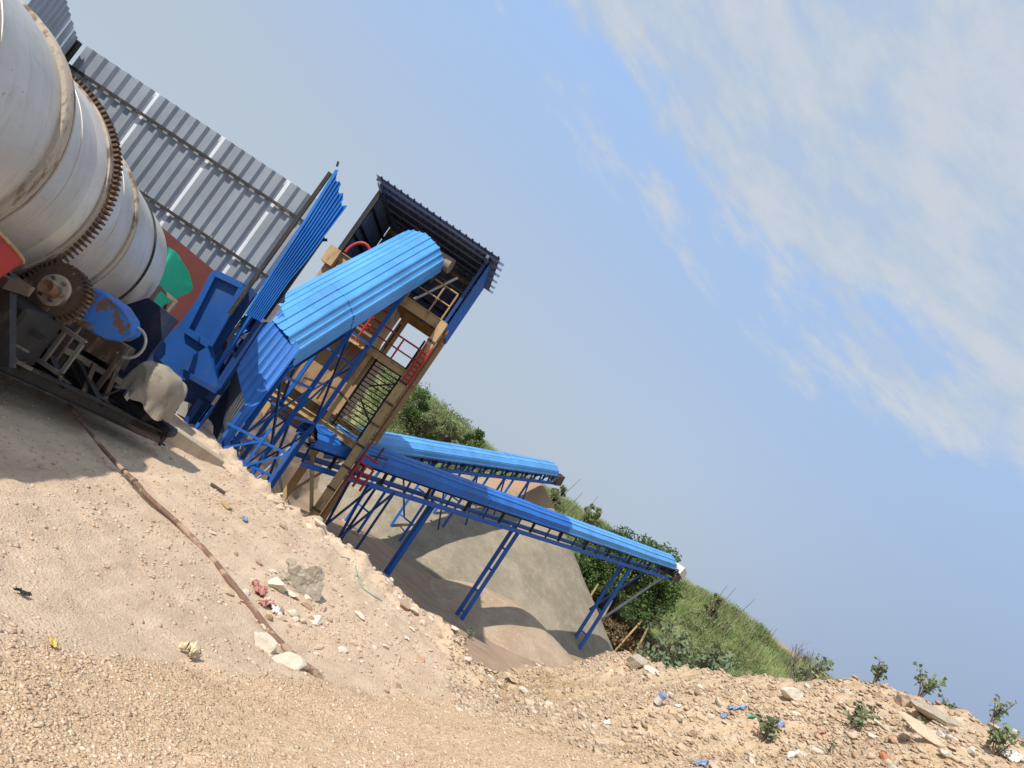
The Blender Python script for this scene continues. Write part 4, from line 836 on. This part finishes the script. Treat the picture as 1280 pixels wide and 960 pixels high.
# ------------------------------------------------------------------ hill
hx = np.arange(-120, 121, .8); hy = np.arange(36, 120, .8); HX, HY = np.meshgrid(hx, hy)
def hillz(X, Y):
    base = sstep(39, 51, Y+1.5*fbm(X, X*0, .12, 2, 61))*4.75
    side = np.interp(X, [-120, -8, -4, 2, 8, 20, 26, 60, 120], [6, 5.6, 5.1, 4.55, 4.45, 4.6, 4.4, 4.2, 4.])/4.75
    return base*side+.7*fbm(X, Y, .3, 4, 62)-.1-(HXfade(Y))
def HXfade(Y): return 2.5*sstep(60, 115, Y)
HZ = hillz(HX, HY); ni = np.arange(HX.size).reshape(HX.shape); hf = np.stack([ni[:-1, :-1], ni[:-1, 1:], ni[1:, 1:], ni[1:, :-1]], -1).reshape(-1, 4)
hm, n, b = nt('hill_soil'); co = coords(n); a = noise(n, co, .35, 7, .6); col = mixc(n, ramp(n, a, .4, .6), (.16, .21, .07), (.26, .26, .13)); n.links.new(col, b.inputs['Base Color']); b.inputs['Roughness'].default_value = 1
ho = np_mesh('hill', np.stack([HX, HY, HZ], -1).reshape(-1, 3), hf, hm); tag(ho, kind='structure')
# vegetation meshes
def leaves(P, size, asp=.55, upb=.3):
    n = len(P); a = RNG.normal(0, 1, (n, 3)); a[:, 2] *= .7; a /= np.linalg.norm(a, axis=1)[:, None]; b = RNG.normal(0, 1, (n, 3)); b -= a*(a*b).sum(1)[:, None]; b /= np.linalg.norm(b, axis=1)[:, None]
    s = (size*RNG.uniform(.6, 1.3, n))[:, None]; c = np.cross(a, b)*.18
    v = np.stack([P, P+a*s*.5+b*s*asp*.5+c*s, P+a*s, P+a*s*.5-b*s*asp*.5+c*s], 1).reshape(-1, 3); return v, np.arange(4*n).reshape(-1, 4)
def clumps(cs, rad, per, size, flat=.8):
    out = []
    for c, r in zip(cs, rad):
        d = RNG.normal(0, 1, (per, 3)); d /= np.linalg.norm(d, axis=1)[:, None]; d *= (r*RNG.uniform(.35, 1., per)**.6)[:, None]; d[:, 2] *= flat; out.append(d+np.array(c))
    return leaves(np.concatenate(out), size)
LG1 = islandm('hill_shrub_leaves', [(.17, .24, .09), (.25, .33, .13), (.32, .38, .18), (.40, .40, .24), (.20, .28, .12), (.46, .43, .29)], trans=.3)  # hill shrub and grass colours lightened to stand in for distance haze
LG2 = islandm('dark_tree_leaves', [(.06, .12, .035), (.11, .19, .06), (.17, .26, .09), (.09, .15, .05)], trans=.25)
LG3 = islandm('broadleaf_weed', [(.13, .19, .10), (.20, .27, .15), (.32, .38, .25), (.16, .23, .12), (.36, .33, .2)], trans=.25)
LG4 = islandm('dry_brush', [(.24, .16, .09), (.32, .22, .12), (.18, .12, .07), (.36, .28, .16)], trans=.1)
GRS = islandm('grass_blades', [(.19, .31, .09), (.28, .42, .13), (.38, .46, .20), (.48, .46, .28), (.25, .36, .12), (.52, .47, .32)], trans=.35)
BARK = paint('bark', (.14, .10, .07), .95, dirt=(.08, .06, .04), amt=.4)
N = 1900; cx_ = RNG.uniform(-14, 32, N); cy_ = 40+RNG.uniform(0, 1, N)**.8*12; kk = (fbm(cx_, cy_, .25, 3, 71) > -.2+.15*(cx_ < 14)) | (cx_ < 1); cx_, cy_ = cx_[kk], cy_[kk]
rr_ = RNG.uniform(.15, .5, len(cx_))*(1+.9*(cx_ < -1))*RNG.choice([.7, 1, 1, 1.3], len(cx_)); cz_ = hillz(cx_, cy_)+rr_*.35
v, f = clumps(np.stack([cx_, cy_, cz_], -1), rr_, 110, .15); tag(np_mesh('hillside_shrubs', v, f, LG1), 'low tangled green shrubs covering the hillside', 'shrubs', kind='stuff')
def blades(x, y, z, h, w, lean=.35):
    n = len(x); a = RNG.uniform(0, 6.28, n); l = RNG.uniform(0, lean, n)*h; b = RNG.uniform(0, 6.28, n)
    P = np.stack([x, y, z], -1); d = np.stack([np.cos(a)*w, np.sin(a)*w, np.zeros(n)], -1); t = np.stack([np.cos(b)*l, np.sin(b)*l, h], -1)
    v = np.stack([P-d, P+d, P+t*.6+d*.5+np.array([0, 0, 0.]), P+t], 1).reshape(-1, 3); return v, np.arange(4*n).reshape(-1, 4)
n = 70000; x = RNG.uniform(-6, 32, n); y = RNG.uniform(39, 53, n); k = fbm(x, y, .3, 3, 72) > -.55; x, y = x[k], y[k]
v, f = blades(x, y, hillz(x, y)-.03, RNG.uniform(.25, .75, len(x))*(1+.5*fbm(x, y, .5, 2, 73)), .025); tag(np_mesh('hill_grass', v, f, GRS), 'long bright green grass on the hillside', 'grass', kind='stuff')
# dry brush at the hill foot, behind the stockpile
n = 500; x = RNG.uniform(7.5, 16, n); y = RNG.uniform(36.5, 41, n); zb_ = hillz(x, y); v, f = clumps(np.stack([x, y, zb_+.15+RNG.uniform(0, .8, n)], -1), RNG.uniform(.2, .5, n), 60, .14); tag(np_mesh('dry_brush', v, f, LG4), 'brown dry brush at the foot of the hill behind the stockpile', 'brush', kind='stuff')
def tree(name, label, x, y, zg, h, R, ncl, per, leaf, mat, trunk_r=.1, group=None, cat='tree', flat=.8, seed=0):
    t = thing(name, label, cat, (x, y, zg), group); r = random.Random(seed); mb = MB(); tips = []
    mb.tube([(x, y, zg-.2), (x+r.uniform(-.1, .1)*R, y, zg+h*.35), (x+r.uniform(-.1, .1)*R, y, zg+h*.7)], [trunk_r, trunk_r*.7, trunk_r*.3], 8)
    for k in range(ncl):
        th = r.uniform(0, 6.28); q = r.random()**.5; e = r.uniform(-.5, 1); c = V((x+R*q*math.cos(th)*math.sqrt(1-max(0, e)**2*.8), y+R*q*math.sin(th), zg+h*.55+e*h*.42)); tips.append((c, R*r.uniform(.22, .4)))
        if k < 14: b0 = V((x, y, zg+h*r.uniform(.15, .5))); mb.tube([b0, b0.lerp(c, .5)+V((0, 0, .05*h)), c], [trunk_r*.45, trunk_r*.3, trunk_r*.1], 5)
    mb.build('trunk', BARK, t, smooth=True); v, f = clumps([tuple(c) for c, _ in tips], [q for _, q in tips], per, leaf, flat); np_mesh('crown', v, f, mat, t); return t
def hz(x, y): return float(hillz(np.array([float(x)]), np.array([float(y)]))[0])
q = W(795, 705, y=39); tree('bushy_tree', 'large dense dark green bushy tree behind the nearer conveyor head', q.x, 39, .3, q.z+1.1, 2.3, 60, 330, .17, LG2, .16, seed=5)
q = W(740, 700, y=39.5); tree('bushy_tree', 'dark green bush between the stockpile edge and the large tree', q.x, 39.6, .3, q.z+.6, 1.5, 34, 260, .16, LG2, .12, seed=6)
for i, (px, py, yy, h, R, lab) in enumerate(((519, 500, 46, 1.6, 1.3, 'rounded dark green tree on the ridge right behind the tower'), (545, 515, 46, 1.2, 1.1, 'pale green bushy tree second from the tower on the ridge'),
        (570, 540, 47, 1.1, 1.1, 'olive bushy tree mid way along the ridge left of the stockpile'), (597, 549, 47, 1.2, .9, 'dark crowned tree on the ridge just left of the far conveyor head'), (742, 642, 47, 1.0, .6, 'small lone bush on the ridge above the nearer conveyor'),
        (700, 612, 47, 1.1, .5, 'thin upright bush on the ridge just right of the stockpile peak'), (895, 750, 47, .8, .35, 'tiny tuft on the grassy skyline right of the large tree'), (1015, 830, 38, 1., .6, 'leafy green bush in front of the bare shrub'))):
    q = W(px, py, y=yy); z0 = min(hz(q.x, yy), q.z-.3); tree('ridge_tree', lab, q.x, yy, z0-.1, max(h, (q.z-z0)+h*.5), R, 16, 170, .14, LG2 if 'dark' in lab else LG1, .07, cat='tree', seed=20+i)
# tall dry stalks on the skyline
for i, (px, py, ln, dx) in enumerate(((690, 628, 2.2, .7), (703, 640, 1.7, .4), (730, 640, 1.3, .2), (890, 755, 1.5, .2), (897, 758, 1.6, .35), (913, 772, 1.8, .7), (950, 800, 1.0, .3), (960, 800, .9, .1))):
    q = W(px, py, y=46); b = V((q.x, 46, hz(q.x, 46))); ln += max(0, q.z-b.z); o = MB().tube([b, b+V((dx*.4, 0, ln*.5)), b+V((dx, 0, ln))], [.035, .025, .01], 5).build('dry_stalk', BARK, None)
    tag(o, 'thin tall dry stalk standing on the ridge against the sky', 'stalk', 'dry stalks on the ridge')
# leaning poles in front of the brush
for i, (pa, pb) in enumerate((((735, 750), (748, 730)), ((752, 775), (765, 750)), ((778, 803), (803, 775)), ((797, 810), (810, 785)))):
    a, b = W(*pa, y=36.5), W(*pb, y=36.5); o = MB().tube([a+(a-b)*.8, b], .05, 6).build('bamboo_pole', TAN, None); tag(o, 'pale bamboo pole leaning in the dry brush behind the stockpile', 'pole', 'bamboo poles in the brush')
# bare shrub
q = W(1008, 835, y=13.0)
def bare(x, y, z0, h, seed):
    t = thing('bare_shrub', 'leafless grey twiggy shrub on the skyline at the end of the hill', 'shrub', (x, y, z0)); r = random.Random(seed); mb = MB()
    def grow(p, d, L, rad, lv):
        q = p+d*L*.5+V((r.uniform(-.05, .05)*L, 0, 0)); e = p+d*L; mb.tube([p, q, e], [rad, rad*.8, rad*.55], 5)
        if lv < 4:
            for _ in range(r.choice((2, 3))):
                nd_ = (d+V((r.uniform(-.7, .7), r.uniform(-.6, .6), r.uniform(-.1, .45)))).normalized(); grow(e if r.random() < .6 else q, nd_, L*r.uniform(.55, .8), rad*.6, lv+1)
    for k in range(9): grow(V((x+r.uniform(-.15, .15), y, z0)), V((r.uniform(-.75, .75), r.uniform(-.4, .4), 1)).normalized(), h*.38, .012, 0)
    mb.build('twigs', paint('grey_twig', (.17, .14, .12), .9, amt=.1), t, smooth=True)
bare(q.x, 13.0, W(1000, 856, y=13).z-.1, .8, 4)
# weeds
def weed(name, label, base, h, spread_, nst, leaf, nl, mat=LG3, seed=0, group=None, cat='plant'):
    t = thing(name, label, cat, base, group); r = random.Random(seed); mb = MB(); P = []
    for k in range(nst):
        e = V(base)+V((r.uniform(-1, 1)*spread_, r.uniform(-1, 1)*spread_, h*r.uniform(.55, 1))); mid = V(base).lerp(e, .5)+V((0, 0, h*.1)); mb.tube([V(base)-V((0, 0, .05)), mid, e], [.005, .004, .002], 5)
        for j in range(nl):
            s = r.uniform(.35, 1.05); c = V(base).lerp(mid, min(1, s*2)) if s < .5 else mid.lerp(e, (s-.5)*2); P.append(c+V((r.gauss(0, .25), r.gauss(0, .25), r.gauss(0, .2)))*leaf*1.3)
    mb.build('stem', BARK, t); v, f = leaves(np.array([tuple(p) for p in P]), leaf, .75); np_mesh('leaves', v, f, mat, t); return t
def wp(px, py): return ray_ground(px, py)
def crest(px, py):
    """first point of the crest met when looking down from (px, py)"""
    for k in range(60):
        d = Fv*FPX+Ri*(px-640)+Ui*(480-(py+k*1.5)); d = d/d.y; ts = np.arange(4, 13, .04); h = terrain(d.x*ts, ts); hit = (5+d.z*ts < h)
        if hit.any(): t = ts[np.argmax(hit)]+.05; return V((d.x*t, t, gz(d.x*t, t)))
    return ray_ground(px, py+60)
weed('leafy_weed', 'leafy green weed standing on the crest, leftmost of the skyline plants', crest(1092, 842), .33, .07, 5, .055, 16, seed=1)
weed('leafy_weed', 'bushy leafy weed on the crest right of the brown rock', crest(1150, 856), .26, .15, 8, .05, 15, seed=2)
weed('leafy_weed', 'second bushy leafy weed right of the grey crest slab', crest(1190, 875), .22, .13, 7, .045, 14, seed=3)
weed('leafy_weed', 'small leafy weed on the crest near the right edge', crest(1238, 892), .30, .07, 5, .045, 13, seed=4)
weed('leafy_weed', 'drooping leafy weed at the right edge of the rubble', wp(1243, 945), .26, .12, 7, .05, 14, seed=5)
weed('leafy_weed', 'tall thin leafy weed in the middle of the rubble slope', wp(1055, 915), .36, .16, 6, .05, 20, seed=6)
weed('leafy_weed', 'low leafy weed beside the green plastic cap', wp(952, 928), .26, .14, 8, .05, 14, seed=7)
weed('leafy_weed', 'yellowish leafy weed at the skyline below the bare shrub', crest(1015, 823), .3, .1, 6, .06, 12, seed=8)
weed('leafy_weed', 'small green weed on the edge of the bench below the conveyor legs', wp(586, 798), .26, .16, 8, .07, 9, seed=9)
weed('leafy_weed', 'faint green weed by the tan slab', wp(1135, 915), .16, .1, 6, .035, 10, seed=10)
weed('leafy_weed', 'tiny upright weed at the bottom of the rubble slope', wp(1032, 946), .15, .03, 2, .035, 5, seed=11)
q = W(845, 838, y=10.9)
for i, (px, py, yy, hh) in enumerate(((835, 850, 10.8, 1.0), (868, 852, 10.4, .75), (815, 835, 12.2, 1.05), (898, 853, 10.2, .5))):
    b = W(px, py, y=yy); zt_ = b.z; b = V((b.x, b.y, gz(b.x, b.y))); hh = max(hh, zt_-b.z+hh*.75)
    weed('broadleaf_shrub', ('broad-leaved shrub behind the rubble edge, tallest of its clump', 'broad-leaved shrub right of the tallest shrub behind the rubble', 'broad-leaved shrub left of the tallest, nearest the conveyor leg', 'low shrub at the right end of the clump behind the rubble')[i], b, hh, .38, 26, .10, 26, LG3, 40+i, cat='shrub')
# dry straw in the gully and over the rubble
x = RNG.normal(2.3, .35, 1800); y = RNG.normal(9.3, .5, 1800); v, f = blades(x, y, terrain(x, y)-.01, RNG.uniform(.03, .12, 1800), .003, 1.6)
x2 = RNG.uniform(1.6, 5, 2500); y2 = RNG.uniform(3.8, 9, 2500); kk = fbm(x2, y2, 1.1, 2, 90) > .12; v2, f2 = blades(x2[kk], y2[kk], terrain(x2[kk], y2[kk])-.01, RNG.uniform(.03, .10, kk.sum()), .0025, 1.6)
tag(np_mesh('dry_straw', np.concatenate([v, v2]), np.concatenate([f, f2+len(v)]), islandm('straw', [(.55, .42, .22), (.42, .30, .14), (.62, .5, .3)], trans=.1)), 'dry yellow straw in the gully and over the rubble', 'straw', kind='stuff')
# ------------------------------------------------------------------ light and sky
EL = math.radians(47.5); az = V((-.69, -.72, 0)).normalized(); SD = V((az.x*math.cos(EL), az.y*math.cos(EL), math.sin(EL)))
sun = bpy.data.lights.new('sun', 'SUN'); sun.energy = 5.0; sun.angle = math.radians(.55); sun.color = (1, .94, .84); so = bpy.data.objects.new('sun', sun); C.objects.link(so); so.rotation_euler = SD.to_track_quat('Z', 'Y').to_euler()
w = bpy.data.worlds.new('World'); sc.world = w; w.use_nodes = True; n = w.node_tree; bg = n.nodes['Background']
sky = nd(n, 'ShaderNodeTexSky'); sky.sky_type = 'NISHITA'; sky.sun_disc = False; sky.sun_elevation = EL; sky.sun_rotation = math.atan2(az.x, az.y); sky.dust_density = 3; sky.air_density = 1.2
tc = nd(n, 'ShaderNodeTexCoord'); sp_ = nd(n, 'ShaderNodeSeparateXYZ'); n.links.new(tc.outputs['Generated'], sp_.inputs[0])
X_, Y_, Z_ = sp_.outputs
# haze / clear blue gradient: hazier low and to the left, in units of the background strength
K = 1.07/.1
def cK(c): return tuple(v*K for v in c)
def mth(op, a, b=None, c=None):
    x = nd(n, 'ShaderNodeMath', operation=op)
    for i, v in enumerate((a, b, c)):
        if v is None: continue
        if isinstance(v, bpy.types.NodeSocket): n.links.new(v, x.inputs[i])
        else: x.inputs[i].default_value = v
    return x.outputs[0]
hzf = mth('MULTIPLY_ADD', X_, .30, Z_)      # grows upward and to the right
g1 = mixc(n, ramp(n, hzf, -.05, .46), cK((.475, .55, .64)), cK((.385, .53, .775)))
g2 = mixc(n, ramp(n, Z_, .2, .65, 0, .75), g1, cK((.36, .57, .95)))
low = mixc(n, mth('MULTIPLY', ramp(n, X_, .2, .75), ramp(n, Z_, .35, .0)), g2, cK((.30, .395, .575)))
pl_z = mth('MAXIMUM', Z_, .03); px_ = mth('DIVIDE', X_, pl_z); py_ = mth('DIVIDE', Y_, pl_z); cmb = nd(n, 'ShaderNodeCombineXYZ'); n.links.new(px_, cmb.inputs[0]); n.links.new(py_, cmb.inputs[1])
sv = nd(n, 'ShaderNodeCombineXYZ'); n.links.new(mth('MULTIPLY', X_, 1.0), sv.inputs[0]); n.links.new(mth('MULTIPLY_ADD', X_, .8, mth('MULTIPLY', Z_, 2.5)), sv.inputs[1]); n.links.new(mth('MULTIPLY', Y_, .6), sv.inputs[2])
c1_ = noise(n, sv.outputs[0], 2.3, 9, .6); c2_ = noise(n, sv.outputs[0], 7, 9, .62)
# cloud deck: begins at about 20 degrees of elevation on the right, higher to the left
lim = mth('MULTIPLY_ADD', X_, .30, mth('SUBTRACT', Z_, .405)); lim = mth('MINIMUM', lim, .13)
lim = mth('ADD', lim, mth('MULTIPLY', mth('SUBTRACT', c1_, .5), .62)); lim = mth('ADD', lim, mth('MULTIPLY', mth('SUBTRACT', c2_, .5), .2))
cm = mth('MULTIPLY', ramp(n, lim, -.01, .07), ramp(n, c2_, .15, .55, .6, .95))
cc_ = mixc(n, ramp(n, c2_, .35, .65), cK((.46, .56, .70)), cK((.60, .64, .70)))
cl = mixc(n, cm, low, cc_)
fin = mixc(n, .08, cl, sky.outputs[0]); n.links.new(fin, bg.inputs[0]); bg.inputs[1].default_value = .1
sc.view_settings.view_transform = 'Standard'; sc.view_settings.look = 'None'; sc.view_settings.exposure = 0; sc.view_settings.gamma = 1
sc.render.engine = 'CYCLES'; sc.render.resolution_x = 1024; sc.render.resolution_y = 768; sc.cycles.max_bounces = 5
